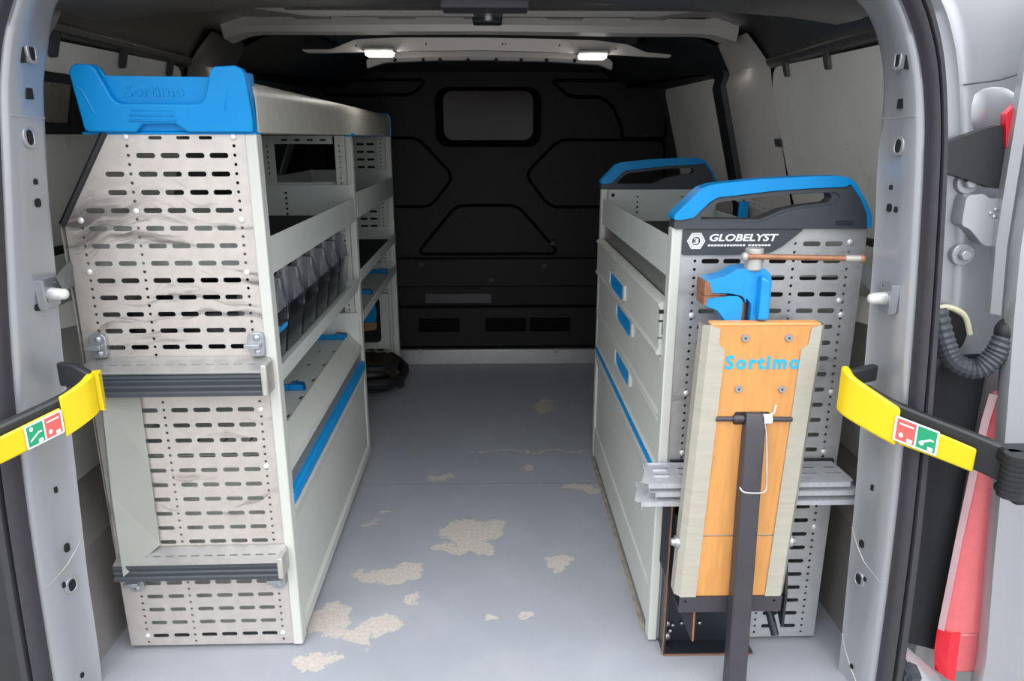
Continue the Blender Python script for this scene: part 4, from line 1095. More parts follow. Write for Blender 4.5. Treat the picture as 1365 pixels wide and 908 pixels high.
# ================================================================== clear bins on the middle shelf
names = ['frontmost clear plastic bin on the middle left shelf', 'second clear plastic bin from the near end of the shelf', 'third clear plastic bin from the near end of the shelf', 'fourth clear plastic bin from the near end of the shelf', 'fifth clear plastic bin from the near end, beside the last one', 'farthest clear plastic bin, against the middle rack post']
def make_bin():
    y0, wd, t = 0.060, 0.138, 0.0025
    loc = rk(-0.55, y0 + wd / 2, 0.622)
    r = thing('clear_bin', names[0], 'bin', loc, TH, 'clear plastic bins on the middle left shelf')
    ROOTLOC[r.name] = (-0.55, y0 + wd / 2, 0.622)
    side = [(-0.478, 0.626), (-0.463, 0.738), (-0.468, 0.755), (-0.472, 0.798), (-0.52, 0.800), (-0.53, 0.765), (-0.75, 0.765), (-0.75, 0.626)]
    for y in (y0, y0 + wd - t):
        plateo('side_wall', rounded(side, 0.008), [], y, y + t, 'xz', M['clear'], r)
        plateo('front_cheek', rounded([(-0.4665, 0.70), (-0.4655, 0.738), (-0.470, 0.755), (-0.474, 0.797), (-0.519, 0.799), (-0.528, 0.765), (-0.512, 0.70)], 0.006), [], y - 0.0006, y + t + 0.0006, 'xz', M['clear_side'], r)
    bm = B(); loft(bm, [[(x, y, z) for y in (y0 + t, y0 + wd - t)] for x, z in ((-0.478, 0.626), (-0.463, 0.736), (-0.460, 0.738), (-0.4755, 0.626))], close=True)
    obj('front_wall', bm, M['clear'], r)
    bm = B(); box(bm, -0.75, -0.478, y0 + t, y0 + wd - t, 0.6235, 0.626); box(bm, -0.752, -0.749, y0 + t, y0 + wd - t, 0.626, 0.765)
    obj('floor_and_back', bm, M['clear'], r)
    bm = B()
    box(bm, -0.72, -0.485, y0 + 0.012, y0 + wd - 0.012, 0.627, 0.70)
    obj('dark_contents', bm, M['black_plastic'], r, bev=0.012)
    return r, y0 + wd / 2
b0, yc0 = make_bin()
kids = list(b0.children)
for k in range(1, 6):
    c = b0.copy(); COL.objects.link(c); c['label'] = names[k]
    c.location = rk(-0.55, yc0 + 0.1475 * k, 0.622)
    for ch in kids:
        d = ch.copy(); COL.objects.link(d); d.parent = c; d.matrix_parent_inverse = ch.matrix_parent_inverse.copy()
me = text_mesh('Sortimo', 0.016, 0.001, offset=0.01)
wd = max(v.co.x for v in me.vertices)
for v in me.vertices:
    a, b, c = v.co
    z = 0.690 + b
    v.co = (-0.478 + (z - 0.626) * 0.136 + 0.0035 + c, 0.122 + a * 0.072 / wd, z)
finish('printed_mark', me, M['print_blue'], b0, smooth=0)

# ================================================================== blue dividers
def divider(loc_local, label, first=None):
    x, y, z = loc_local
    if first is None:
        r = thing('shelf_divider', label, 'divider', rk(x, y, z), TH, 'blue shelf dividers')
        ROOTLOC[r.name] = (x, y, z)
        bm = B(); box(bm, x - 0.22, x + 0.03, y - 0.006, y + 0.006, z, z + 0.016); obj('divider_bar', bm, M['blue'], r, bev=0.002)
        bm = B(); loft(bm, [[(x - 0.01, y - 0.009, z), (x - 0.002, y - 0.009, z + 0.022), (x + 0.03, y - 0.009, z + 0.02), (x + 0.034, y - 0.009, z)], [(x - 0.01, y + 0.009, z), (x - 0.002, y + 0.009, z + 0.022), (x + 0.03, y + 0.009, z + 0.02), (x + 0.034, y + 0.009, z)]])
        bmesh.ops.solidify(bm, geom=bm.faces[:], thickness=0.004); obj('divider_clip', bm, M['blue'], r)
        return r
    c = first.copy(); COL.objects.link(c); c.location = rk(x, y, z); c['label'] = label
    for ch in first.children:
        d = ch.copy(); COL.objects.link(d); d.parent = c; d.matrix_parent_inverse = ch.matrix_parent_inverse.copy()
    return c
d0 = divider((-0.535, 0.435, 0.4525), 'nearest blue divider lying on the lower left box lid')
divider((-0.515, 0.93, 0.4525), 'blue divider against the far side of the lower left box lid', d0)
divider((-0.50, 1.40, 0.5055), 'blue divider midway along the far bay low shelf', d0)
divider((-0.50, 1.85, 0.5055), 'blue divider at the far end of the far bay low shelf', d0)

# ================================================================== things under the far bay
hb = thing('blue_tool', 'blue plastic piece with beige base in the white framed recess', 'tool', (-0.62, 1.85, 0.24))
plateo('blue_body', rounded([(-0.64, 0.40), (-0.585, 0.40), (-0.56, 0.33), (-0.565, 0.27), (-0.60, 0.255), (-0.64, 0.27)], 0.01), [], 1.875, 1.895, 'xz', M['blue'], hb, bev=0.005)
plateo('beige_base', rounded([(-0.645, 0.27), (-0.56, 0.268), (-0.565, 0.235), (-0.64, 0.225)], 0.006), [], 1.873, 1.893, 'xz', M['beige'], hb, bev=0.003)
# coiled dark hose on floor
bm = B()
pts = []
for k in range(5 * 22 + 1):
    a = k / 22 * 2 * math.pi; lay = k / 110
    rr = 0.135 - 0.03 * math.sin(lay * 9)
    pts.append((-0.575 + rr * math.cos(a), 1.72 + rr * 1.1 * math.sin(a), 0.018 + 0.11 * lay + 0.006 * math.sin(a * 3)))
tube(bm, pts, 0.018, 8)
tag(obj('coiled_hose', bm, M['dark_tarp']), 'black coiled hose lying on the floor under the far left bay', 'hose')
cl_ = B()
vs = [[cl_.verts.new((-0.575 + 0.14 * (i / 6 - 0.5) * 1.9, 1.72 + 0.2 * (j / 6 - 0.5) * 1.4, 0.152 + 0.012 * math.sin(i * 1.7 + j * 2.3) - 0.03 * (abs(i - 3) / 3) ** 3 - 0.03 * (abs(j - 3) / 3) ** 3)) for j in range(7)] for i in range(7)]
for i in range(6):
    for j in range(6): cl_.faces.new((vs[i][j], vs[i + 1][j], vs[i + 1][j + 1], vs[i][j + 1]))
bmesh.ops.solidify(cl_, geom=cl_.faces[:], thickness=0.006)
tag(obj('brown_rag', cl_, material('brown_cloth', (74, 62, 48), 0.9, 0, 0.2, 30, 0.3, 100)), 'dark brown rag draped on top of the coiled hose', 'rag')

# ================================================================== RIGHT DRAWER CABINET
cab = thing('drawer_cabinet', 'off-white van drawer cabinet with perforated end panel along the right wall', 'cabinet', (0.335, 0, 0))
holes = []
for k, z in enumerate([0.036 + 0.0331 * k for k in range(27)]):
    for cx in (0.412, 0.454, 0.499, 0.543, 0.606, 0.649):
        if z > 0.87 and cx < 0.56: continue
        holes.append(slot(cx, z))
for cx in (0.382, 0.574, 0.680):
    for k in range(54):
        z = 0.020 + 0.01655 * k
        if z > 0.915 or (z > 0.87 and cx < 0.56): continue
        holes.append(circ(cx, z, 0.0032, 6))
plateo('end_panel', [(0.353, 0.008), (0.711, 0.008), (0.711, 0.926), (0.353, 0.926)], holes, 0.0, 0.002, 'xz', M['galv_r'], cab, smooth=0)
boxo('panel_flange', (0.7095, 0.711, 0.002, 0.03, 0.008, 0.92), M['galv_r'], cab, smooth=0)
for x, z in ((0.383, 0.756), (0.68, 0.756), (0.383, 0.594), (0.68, 0.594), (0.383, 0.462), (0.68, 0.462), (0.68, 0.90), (0.68, 0.286), (0.673, 0.785)):
    o = finish('rivet', rv_me, None, cab); o.location = (x, -0.001, z)
boxo('post', (0.3335, 0.354, -0.003, 0.03, 0.004, 0.928), M['white'], cab, bev=0.003)
boxo('post', (0.335, 0.356, 0.97, 1.0, 0.004, 0.935), M['white'], cab, bev=0.003)
fh = [circ(0.375, 0.915, 0.006, 8)] + [circ(x, 0.91 - 0.0166 * k, 0.0035, 6) for x in (0.455, 0.60) for k in range(4)]
plateo('end_panel', [(0.356, 0.01), (0.711, 0.01), (0.711, 0.935), (0.356, 0.935)], fh, 0.985, 0.987, 'xz', M['tray'], cab, smooth=0)
boxo('back_panel', (0.708, 0.7105, 0.03, 0.985, 0.02, 0.86), M['tray'], cab, smooth=0)
# top tray
bm = B()
box(bm, 0.340, 0.3425, 0.03, 0.97, 0.826, 0.906); box(bm, 0.3425, 0.706, 0.03, 0.97, 0.826, 0.829); box(bm, 0.704, 0.706, 0.03, 0.97, 0.829, 0.87)
tr = obj('tray', bm, M['tray'], cab, smooth=0)
boxo('mat', (0.345, 0.702, 0.035, 0.965, 0.829, 0.834), M['mat'], tr, smooth=0)
boxo('grey_strip', (0.350, 0.353, 0.03, 0.97, 0.775, 0.826), M['smoke_sheet'], cab, smooth=0)
bm = B(); box(bm, 0.328, 0.338, 0.03, 0.97, 0.0, 0.003); obj('sealant_line', bm, material('dirty_sealant', (150, 142, 128), 0.9, 0, 0.3, 30), cab, smooth=0)
# three drawers, each a stepped extrusion with a blue recessed grip
def drawer(zt, zb, x, yg0, yg1, zg, ztop_in):
    bm = B()
    h = zt - zb
    prof = [(x + 0.022, zt + 0.004), (x + 0.006, zt), (x + 0.002, zt - 0.004), (x + 0.002, zt - 0.008), (x + 0.006, zt - 0.012), (x + 0.006, zb + 0.012), (x + 0.001, zb + 0.006), (x + 0.003, zb + 0.001), (x + 0.022, zb + 0.001)]
    loft(bm, [[(a, y, b) for y in (0.033, 0.967)] for a, b in prof], close=True)
    d = obj('drawer', bm, M['white'], cab, smooth=0)
    sh = rounded([(yg0, zg + 0.021), (yg1, zg + 0.021), (yg1, zg - 0.012), (yg1 - 0.03, zg - 0.022), (yg0 + 0.02, zg - 0.022), (yg0, zg - 0.012)], 0.006)
    plateo('grip', sh, [], x + 0.003, x + 0.007, 'yz', M['blue'], d)
    sh2 = rounded([(yg0 - 0.02, zg + 0.024), (yg1 + 0.012, zg + 0.024), (yg1 + 0.02, zg - 0.016), (yg1 - 0.02, zg - 0.028), (yg0 + 0.015, zg - 0.028), (yg0 - 0.02, zg - 0.014)], 0.006)
    plateo('grip_surround', sh2, [sh], x + 0.0, x + 0.008, 'yz', M['white'], d, bev=0.001)
    boxo('drawer_box', (x + 0.024, 0.70, 0.06, 0.94, zb + 0.008, zt - 0.004), M['tray'], d, smooth=0)
    return d
dw = drawer(0.775, 0.664, 0.322, 0.44, 0.66, 0.706, 0)
# open end of the topmost drawer extrusion, shade of its hollows painted as bars
bm = B(); 
for z0, z1 in ((0.752, 0.760), (0.735, 0.738), (0.700, 0.702)): box(bm, 0.325, 0.340, 0.0318, 0.0335, z0, z1)
box(bm, 0.333, 0.341, 0.0318, 0.0335, 0.708, 0.732)
obj('end_slot_shade', bm, M['hole'], dw, smooth=0)
drawer(0.662, 0.530, 0.331, 0.36, 0.58, 0.630, 0)
drawer(0.528, 0.414, 0.331, 0.36, 0.57, 0.500, 0)
bm = B(); loft(bm, [[(x, y, z) for y in (0.032, 0.968)] for x, z in ((0.350, 0.414), (0.3335, 0.413), (0.331, 0.406), (0.333, 0.396), (0.350, 0.396))], close=True)
obj('blue_strip', bm, M['blue'], cab, bev=0.001)
bm = B(); loft(bm, [[(x, y, z) for y in (0.032, 0.968)] for x, z in ((0.352, 0.395), (0.3345, 0.395), (0.3335, 0.378), (0.3425, 0.33), (0.3425, 0.118), (0.338, 0.112), (0.338, 0.02), (0.352, 0.02))], close=True)
obj('flap', bm, M['white'], cab, smooth=0)

# handle caps: dark body with blue rail, on both end panels
GRIP = [(0.333, 0.944), (0.334, 0.954), (0.383, 1.003), (0.403, 1.01), (0.489, 1.019), (0.582, 1.024), (0.641, 1.025), (0.66, 1.021), (0.674, 1.009), (0.697, 0.975), (0.709, 0.953), (0.712, 0.928), (0.7055, 0.928), (0.702, 0.953), (0.685, 0.983), (0.661, 1.011), (0.654, 1.005), (0.584, 1.002), (0.522, 0.998), (0.445, 0.989), (0.414, 0.986), (0.399, 0.977), (0.37, 0.948), (0.348, 0.944)]
CAPO = [(0.335, 0.927), (0.335, 0.943), (0.35, 0.944), (0.371, 0.948), (0.401, 0.976), (0.416, 0.985), (0.447, 0.988), (0.524, 0.997), (0.586, 1.001), (0.655, 1.004), (0.663, 1.010), (0.687, 0.981), (0.704, 0.953), (0.708, 0.9265), (0.354, 0.9265)]
HOLE = [(0.381, 0.945), (0.415, 0.976), (0.447, 0.980), (0.494, 0.987), (0.556, 0.991), (0.628, 0.994), (0.634, 0.984), (0.627, 0.975), (0.574, 0.969), (0.54, 0.962), (0.501, 0.944)]
def handle(y0, dz, lettered):
    sh = lambda P: [(a, b + dz) for a, b in P]
    gh = sh([(0.380, 0.943), (0.414, 0.9765), (0.447, 0.9805), (0.556, 0.9925), (0.640, 0.995), (0.648, 0.985), (0.640, 0.972), (0.574, 0.965), (0.54, 0.957), (0.501, 0.938)])
    h = plateo('handle_cap', rounded(sh(CAPO), 0.004, 2), [rounded(sh(HOLE), 0.008, 3)], y0 - 0.004, y0 + 0.030, 'xz', M['grey_plastic'], cab, bev=0.004)
    plateo('handle_rim', rounded(sh(CAPO), 0.004, 2), [rounded(gh, 0.012, 3)], y0 - 0.0085, y0 - 0.003, 'xz', M['grey_plastic'], h, bev=0.003)
    plateo('blue_grip', rounded(sh(GRIP), 0.004, 2), [], y0 - 0.013, y0 + 0.036, 'xz', M['blue'], h, bev=0.005, seg=3)
    return h
h1 = handle(0.0, 0.0, True)
h2 = handle(0.99, 0.007, False)
pl_ = rounded([(0.355, 0.9255), (0.586, 0.9255), (0.56, 0.903), (0.548, 0.893), (0.525, 0.880), (0.505, 0.877), (0.355, 0.876)], 0.004, 2)
np_ = plateo('name_plate', pl_, [], -0.005, -0.0005, 'xz', M['grey_plastic'], cab, bev=0.001)
text_on('lettering', 'GLOBELYST', M['print_white'], np_, 0.4055, 0.5375, 0.9035, 0.0135, -0.0055, offset=0.022, shear=0.2)
bm = B()
for a, b, n in ((0.403, 0.476, 12), (0.4805, 0.525, 7)):
    st_ = (b - a) / n
    for k in range(n):
        x = a + k * st_
        loft(bm, [[(x, -0.0055, 0.8935), (x + st_ * 0.72, -0.0055, 0.8935), (x + st_ * 0.85, -0.0055, 0.8968), (x + st_ * 0.13, -0.0055, 0.8968), (x, -0.0055, 0.8935)], [(x, -0.0062, 0.8935), (x + st_ * 0.72, -0.0062, 0.8935), (x + st_ * 0.85, -0.0062, 0.8968), (x + st_ * 0.13, -0.0062, 0.8968), (x, -0.0062, 0.8935)]])
        bm.faces.new([bm.verts.new(p) for p in ((x, -0.0062, 0.8935), (x + st_ * 0.72, -0.0062, 0.8935), (x + st_ * 0.85, -0.0062, 0.8968), (x + st_ * 0.13, -0.0062, 0.8968))])
obj('fine_print', bm, M['print_white'], np_, smooth=0)
bm = B()
hx = lambda r, a0=0: [(0.380 + r * math.cos(a0 + k * math.pi / 3), 0.9035 + r * math.sin(a0 + k * math.pi / 3)) for k in range(6)]
plate(bm, hx(0.0175), [hx(0.0152)], -0.0062, -0.0048, 'xz'); plate(bm, hx(0.0138), [circ(0.380, 0.9035, 0.0106, 14)], -0.0062, -0.0048, 'xz')
plate(bm, circ(0.380, 0.9035, 0.0097, 16), [circ(0.380, 0.9035, 0.0084, 16)], -0.0062, -0.0048, 'xz')
obj('hexagon_badge', bm, M['print_white'], np_, smooth=0)
text_on('badge_numeral', '3', M['print_white'], np_, 0.3755, 0.3845, 0.8985, 0.0105, -0.0055, offset=0.02)
plateo('maker_mark', rrect(0.643, 0.677, 0.9335, 0.9415, 0.002), [rrect(0.6438, 0.6762, 0.9343, 0.9407, 0.0015)], -0.0097, -0.008, 'xz', M['black_plastic'], h1, smooth=0)
text_on('maker_lettering', 'Sortimo', M['black_plastic'], h1, 0.6465, 0.6735, 0.9352, 0.0045, -0.009, offset=0.01)
# perforated strut and blue upright behind the near handle
bm = B(); plate(bm, [(0.63, 0.952), (0.76, 0.907), (0.76, 0.888), (0.63, 0.933)], [circ(0.64 + 0.014 * k, 0.938 - 0.00485 * k, 0.0032, 6) for k in range(8)], 0.55, 0.554, 'xz')
obj('tie_strut', bm, M['alu'], cab, smooth=0)
boxo('blue_clip', (0.638, 0.662, 0.53, 0.545, 0.835, 0.932), M['blue'], cab, bev=0.003)
bm = B(); loft(bm, [[(0.713, 0.012, 0.868), (0.700, -0.055, 0.856), (0.685, -0.126, 0.842)], [(0.714, 0.012, 0.826), (0.698, -0.055, 0.820), (0.680, -0.126, 0.812)]]); bmesh.ops.solidify(bm, geom=bm.faces[:], thickness=0.004)
obj('tie_bracket', bm, M['zinc'], cab, smooth=0)
bm = B(); loft(bm, [[(0.735, 0.05, 0.785), (0.79, 0.05, 0.765)], [(0.735, 0.05, 0.73), (0.79, 0.05, 0.715)], [(0.735, 0.35, 0.74), (0.79, 0.35, 0.725)]])
obj('side_sheet', bm, M['board'], cab, smooth=0)

# ================================================================== folding workbench on the right panel
wb = thing('folding_workbench', 'folded plywood workbench leaf with steel side rails hung on the right end panel', 'workbench', (0.47, -0.10, 0.0))
def gb(a, b, c):      # board coordinates: a across from the left rail, b height; hangs about two degrees out of plumb
    return (a + (b - 0.20) * 0.034, c, b)
W0, W1, ZT, ZB = 0.3655, 0.570, 0.768, 0.200
brd = rounded([(W0 + 0.006, ZB), (W1 - 0.006, ZB), (W1 - 0.006, ZT - 0.002), (W0 + 0.006, ZT - 0.002)], 0.004)
rod_slot = rrect(0.430, 0.497, 0.572, 0.598, 0.004, 3)
plateo('plywood_leaf', brd, [rod_slot, rrect(W0 + 0.03, W1 - 0.03, 0.334, 0.339, 0.002, 2)], -0.118, -0.098, gb, M['wood'], wb, bev=0.002)
bm = B(); plate(bm, [(W0 + 0.002, ZT - 0.004), (W1 - 0.002, ZT - 0.004), (W1 - 0.002, ZT + 0.002), (W0 + 0.002, ZT + 0.002)], [], -0.119, -0.095, gb); obj('leaf_edge', bm, M['wood_edge'], wb, bev=0.002)
zz = material('zinc_rail', (176, 172, 158), 0.42, 0.3, 0.06, 20, 0.05, 100, stretch=(1, 1, 6))
for sgn, xo in ((1, W0), (-1, W1)):
    fo = [(xo, ZB - 0.002), (xo + sgn * 0.032, ZB - 0.002), (xo + sgn * 0.032, ZT - 0.048), (xo + sgn * 0.020, ZT - 0.038), (xo + sgn * 0.019, ZT - 0.008), (xo, ZT - 0.001)]
    bm = B(); plate(bm, fo, [], -0.1205, -0.1185, gb)
    loft(bm, [[gb(xo, z, -0.1205) for z in (ZB, ZT)], [gb(xo - sgn * 0.010, z, -0.108) for z in (ZB, ZT - 0.004)], [gb(xo - sgn * 0.010, z, -0.082) for z in (ZB, ZT - 0.004)], [gb(xo - sgn * 0.008, z, -0.082) for z in (ZB, ZT - 0.004)], [gb(xo + sgn * 0.001, z, -0.1185) for z in (ZB, ZT - 0.004)]])
    obj('side_rail', bm, zz, wb, smooth=30)
# flat head screws
for a, b in ((0.4325, 0.742), (0.5125, 0.742), (0.432, 0.644), (0.513, 0.643)):
    bm = B(); p = gb(a, b, -0.119); cyl(bm, p, (p[0], -0.1215, p[2]), 0.0075, 0.0065, 18)
    s_ = obj('screw', bm, M['zinc'], wb)
    bm = B(); cyl(bm, (p[0], -0.1213, p[2]), (p[0], -0.1219, p[2]), 0.0024, 0.0024, 6); obj('screw_drive', bm, M['dark_steel'], s_)
me = text_mesh('Sortimo', 0.0262, 0.0008, offset=0.036, spacing=1.22)
wd = max(v.co.x for v in me.vertices)
for v in me.vertices:
    a, b, c = v.co
    q = gb(0.4015 + a * 0.1385 / wd, 0.6835 + b - (a / wd) * 0.0, -0.1186 - c); v.co = q
finish('lettering', me, M['print_blue'], wb, smooth=0)
# pivot rod, wire clip, leg
bm = B(); cyl(bm, gb(W0 + 0.03, 0.585, -0.1195), gb(W1 - 0.03, 0.583, -0.1195), 0.0048, 0.0048, 12); cyl(bm, gb(0.428, 0.585, -0.1195), gb(0.447, 0.585, -0.1195), 0.008, 0.008, 12)
obj('pivot_rod', bm, M['dark_steel'], wb)
bm = B(); cyl(bm, gb(0.484, 0.585, -0.122), gb(0.499, 0.585, -0.122), 0.0095, 0.0095, 14); tube(bm, [gb(0.497, 0.594, -0.123), gb(0.503, 0.598, -0.123), gb(0.506, 0.612, -0.12)], 0.0016, 6)
obj('cable_tie', bm, M['print_white'], wb)
bm = B()
tube(bm, smooth_line([(0.4995, -0.124, 0.585), (0.502, -0.135, 0.556), (0.4995, -0.158, 0.50), (0.4985, -0.167, 0.466), (0.492, -0.1715, 0.4585), (0.474, -0.1715, 0.457), (0.4555, -0.1705, 0.459), (0.450, -0.163, 0.465)], 3), 0.0016, 8)
obj('retaining_wire', bm, M['zinc'], wb)
bm = B()
lt = [(0.4475, 0.596, -0.118), (0.483, 0.596, -0.118)]
def legsec(t):   # from the pivot down to the floor
    z = 0.590 * (1 - t) + 0.006 * t
    x = 0.4785 * (1 - t) + 0.482 * t
    hw = 0.0185 * (1 - t) + 0.0195 * t
    yf = -0.140 * (1 - t) - 0.165 * t
    return x, z, hw, yf
secs = [legsec(t) for t in (0.0, 0.04, 0.5, 1.0)]
L4 = []
for sx, dy in ((-1, 0.0), (1, 0.0), (1, 0.032), (-1, 0.032)):
    L4.append([(x + sx * hw * (0.8 if i == 0 else 1), yf + dy + (0.012 if i == 0 and dy == 0 else 0), z + (0.008 if i == 0 else 0)) for i, (x, z, hw, yf) in enumerate(secs)])
loft(bm, L4, close=True)
obj('leg', bm, M['dark_steel'], wb, bev=0.003)
bm = B(); cyl(bm, gb(W0 + 0.03, 0.3365, -0.113), gb(W1 - 0.03, 0.3365, -0.113), 0.0026, 0.0026, 8); obj('hinge_rod', bm, zz, wb)
# bottom channel of the frame and side cheeks
bm = B(); plate(bm, [(W0, 0.164), (W1 + 0.004, 0.164), (W1 + 0.004, 0.199), (W0, 0.199)], [circ(W0 + 0.012, 0.189, 0.003, 6), circ(W1 - 0.012, 0.189, 0.003, 6)], -0.121, -0.117, gb); box(bm, W0, W1 + 0.003, -0.117, -0.07, 0.164, 0.168)
obj('bottom_channel', bm, M['dark_steel'], wb, smooth=0)
rustedge = M['rust']
for nm, x, poly in (('l', 0.349, [(-0.013, 0.36), (-0.055, 0.345), (-0.085, 0.32), (-0.10, 0.28), (-0.118, 0.20), (-0.120, 0.095), (-0.110, 0.105), (-0.013, 0.215)]),
                    ('r', 0.583, [(-0.013, 0.36), (-0.055, 0.345), (-0.085, 0.32), (-0.10, 0.28), (-0.118, 0.20), (-0.118, 0.125), (-0.108, 0.125), (-0.013, 0.215)])):
    ch = plateo('pivot_cheek', poly, [], x - 0.0025, x + 0.0025, lambda a, b, c: (c + (a + 0.013) * (-0.46 if nm == 'l' else 0.0), a, b), M['black_steel'], wb, smooth=0)
    if nm == 'l':
        bm = B(); tube(bm, [(x + (p[0] + 0.013) * -0.46, p[0], p[1]) for p in poly[2:]], 0.0022, 6); obj('rusty_edge', bm, M['rust'], ch)
    xc = W0 - 0.012 if nm == 'l' else W1 + 0.018
    bm = B(); s_ = -1 if nm == 'l' else 1
    cyl(bm, (xc, -0.098, 0.312), (xc - s_ * 0.012, -0.098, 0.312), 0.013, 0.013, 18); cyl(bm, (xc - s_ * 0.002, -0.098, 0.312), (xc + s_ * 0.008, -0.098, 0.312), 0.010, 0.007, 18)
    obj('pivot_bolt', bm, M['zinc'], wb)
bm = B(); cyl(bm, (0.560, -0.075, 0.163), (0.575, -0.105, 0.095), 0.0085, 0.0085, 12); obj('stop_pin', bm, M['black_steel'], wb)
# mounting frame bolted to the panel: tray-like black steel
bm = B()
box(bm, 0.357, 0.555, -0.008, -0.003, 0.004, 0.42); box(bm, 0.357, 0.362, -0.05, -0.008, 0.004, 0.42); box(bm, 0.362, 0.555, -0.05, -0.008, 0.004, 0.008)
box(bm, 0.357, 0.700, -0.010, -0.003, 0.422, 0.448)
mf = obj('mounting_frame', bm, M['black_steel'], wb, smooth=0)
bm = B(); box(bm, 0.3555, 0.3575, -0.0515, -0.046, 0.006, 0.42); box(bm, 0.3575, 0.555, -0.0515, -0.0495, 0.003, 0.0055); obj('rusty_edge', bm, M['rust'], mf, smooth=0)
for x, z, r in ((0.381, 0.436, 0.0065), (0.675, 0.436, 0.0065), (0.372, 0.055, 0.0075), (0.372, 0.022, 0.010), (0.385, 0.05, 0.004), (0.405, 0.055, 0.004), (0.445, 0.055, 0.004), (0.38, 0.035, 0.005)):
    bm = B(); ball(bm, (x, -0.012, z), r, (1, 0.7, 1), 10, 7); obj('frame_bolt', bm, M['zinc'], mf)

# ================================================================== stacked metal sheets behind the leaf
shl = ['topmost slotted clear plastic divider sheet stacked behind the workbench leaf', 'middle slotted clear plastic divider sheet of the stack behind the leaf', 'lowest slotted clear plastic divider sheet of the stack behind the leaf']
first = None
for k in range(3):
    x0, x1 = ((0.285, 0.712), (0.300, 0.722), (0.272, 0.724))[k]
    z = (0.432, 0.413, 0.392)[k]
    t = thing('divider_sheet', shl[k], 'sheet', ((x0 + x1) / 2, -0.05, z), 0, 'clear divider sheets stacked behind the workbench')
    hl = [rrect(x0 + 0.03 + 0.05 * i, x0 + 0.062 + 0.05 * i, -0.036 - 0.018 * j, -0.032 - 0.018 * j, 0.0018, 2) for i in range(8) for j in range(2)]
    rise = lambda a, b, c: (a, b, c + (b + 0.07) * 0.25)
    plateo('sheet', rounded([(x0 + 0.012, -0.0790), (x1 - 0.006, -0.0790), (x1, -0.072), (x1 - 0.02, -0.016), (x0 + 0.02, -0.016), (x0, -0.075)], 0.004, 2), hl, z, z + 0.0015, rise, M['clear_sheet'], t, smooth=0)
    bm = B(); box(bm, x0 + 0.014, x1 - 0.008, -0.0800, -0.0785, z - 0.011, z - 0.001)
    obj('sheet_lip', bm, M['clear_sheet'], t, smooth=0)
    bm = B(); plate(bm, [(-0.09, z - 0.012), (-0.04, z - 0.005), (-0.018, z + 0.013), (-0.07, z + 0.001)], [], x0 + 0.0125, x0 + 0.014, 'yz'); obj('sheet_end', bm, M['clear_sheet'], t, smooth=0)

# ================================================================== bench vise
vs_ = thing('bench_vise', 'blue bench vise with rusty jaws and clamp bar above the workbench leaf', 'vise', (0.47, -0.07, 0.77))
JU = [(0.379, 0.843), (0.41, 0.850), (0.437, 0.865), (0.452, 0.865), (0.455, 0.80), (0.450, 0.813), (0.439, 0.817), (0.424, 0.82), (0.39, 0.82), (0.383, 0.833)]
JL = [(0.38, 0.797), (0.382, 0.811), (0.422, 0.8145), (0.441, 0.8145), (0.45, 0.806), (0.449, 0.742), (0.428, 0.742), (0.420, 0.768), (0.405, 0.787)]
plateo('upper_jaw', rounded(JU, 0.004, 2), [], -0.095, -0.045, 'xz', M['blue_paint'], vs_, bev=0.005, seg=3)
plateo('lower_jaw', rounded(JL, 0.004, 2), [], -0.093, -0.047, 'xz', M['blue_paint'], vs_, bev=0.005, seg=3)
body = [(0.448, 0.866), (0.483, 0.866), (0.494, 0.858), (0.499, 0.842), (0.4995, 0.742), (0.466, 0.742), (0.465, 0.80), (0.448, 0.818)]
plateo('vise_body', rounded(body, 0.004, 2), [], -0.0955, -0.040, 'xz', M['blue_paint'], vs_, bev=0.007, seg=3)
plateo('guide_rail', [(0.474, 0.855), (0.490, 0.848), (0.4925, 0.772), (0.474, 0.772)], [], -0.112, -0.095, 'xz', M['blue_paint'], vs_, bev=0.005, seg=3)
plateo('jaw_face', rounded([(0.376, 0.842), (0.384, 0.842), (0.391, 0.8195), (0.42, 0.8185), (0.376, 0.8165)], 0.002, 2), [], -0.0965, -0.044, 'xz', M['rust'], vs_, bev=0.001)
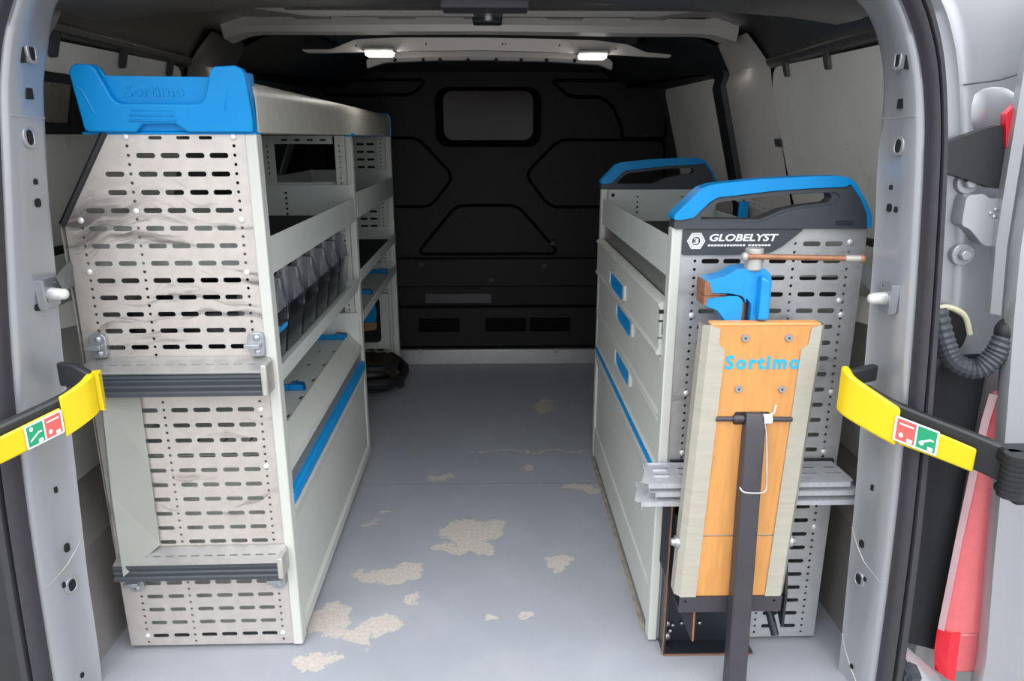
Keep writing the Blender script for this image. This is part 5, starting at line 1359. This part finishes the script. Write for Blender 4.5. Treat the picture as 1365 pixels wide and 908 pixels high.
plateo('jaw_face', rounded([(0.376, 0.8155), (0.42, 0.8155), (0.384, 0.8115), (0.381, 0.797), (0.377, 0.797)], 0.002, 2), [], -0.0945, -0.046, 'xz', M['rust'], vs_, bev=0.001)
bm = B(); cyl(bm, (0.457, -0.07, 0.742), (0.457, -0.07, 0.80), 0.008, 0.008, 12); obj('screw_spindle', bm, M['rust_bar'], vs_)
bm = B(); cyl(bm, (0.4655, -0.085, 0.862), (0.4655, -0.085, 0.902), 0.0165, 0.016, 24); obj('screw_head', bm, M['cast'], vs_, bev=0.002)
bm = B(); cyl(bm, (0.445, -0.100, 0.8885), (0.655, -0.100, 0.8840), 0.0052, 0.0052, 14); bar = obj('clamp_bar', bm, M['rust_bar'], vs_)
bm = B(); ball(bm, (0.4435, -0.100, 0.8885), 0.0085, (0.8, 1, 1)); cyl(bm, (0.625, -0.100, 0.8846), (0.652, -0.100, 0.8841), 0.0062, 0.0066, 14); obj('bar_ferrule', bm, M['cast'], bar)
bm = B(); ball(bm, (0.656, -0.100, 0.8840), 0.0085, (0.75, 1, 1)); obj('bar_end', bm, M['rust_bar'], bar)
boxo('vise_foot', (0.40, 0.53, -0.094, -0.06, 0.70, 0.743), M['blue_paint'], vs_, bev=0.004)

# ================================================================== vent in the left wall
vt = thing('wall_vent', 'black framed extractor vent with pale grille high on the left wall', 'vent', (-0.87, 0.06, 1.11))
gv = upper_basis(-1, 0.018)
plateo('vent_frame', rrect(0.0, 0.19, 1.105, 1.210, 0.006), [rrect(0.035, 0.165, 1.122, 1.196, 0.004)], 0, 0.012, gv, M['black_plastic'], vt, bev=0.002)
plateo('vent_back', rrect(0.03, 0.17, 1.118, 1.2, 0.004), [], 0, 0.002, gv, M['dark_steel'], vt)
bm = B()
for k in range(14):
    y = 0.040 + k * 0.009
    plate(bm, [(y, 1.122), (y + 0.004, 1.122), (y + 0.004, 1.196), (y, 1.196)], [], 0.003, 0.008, gv)
grl = obj('vent_grille', bm, M['grille'], vt, smooth=0); grl['kind'] = 'stuff'

for o in list(S.objects):
    if o.type == 'MESH' and o.parent is None and 'category' not in o and 'kind' not in o:
        o['kind'] = 'structure'
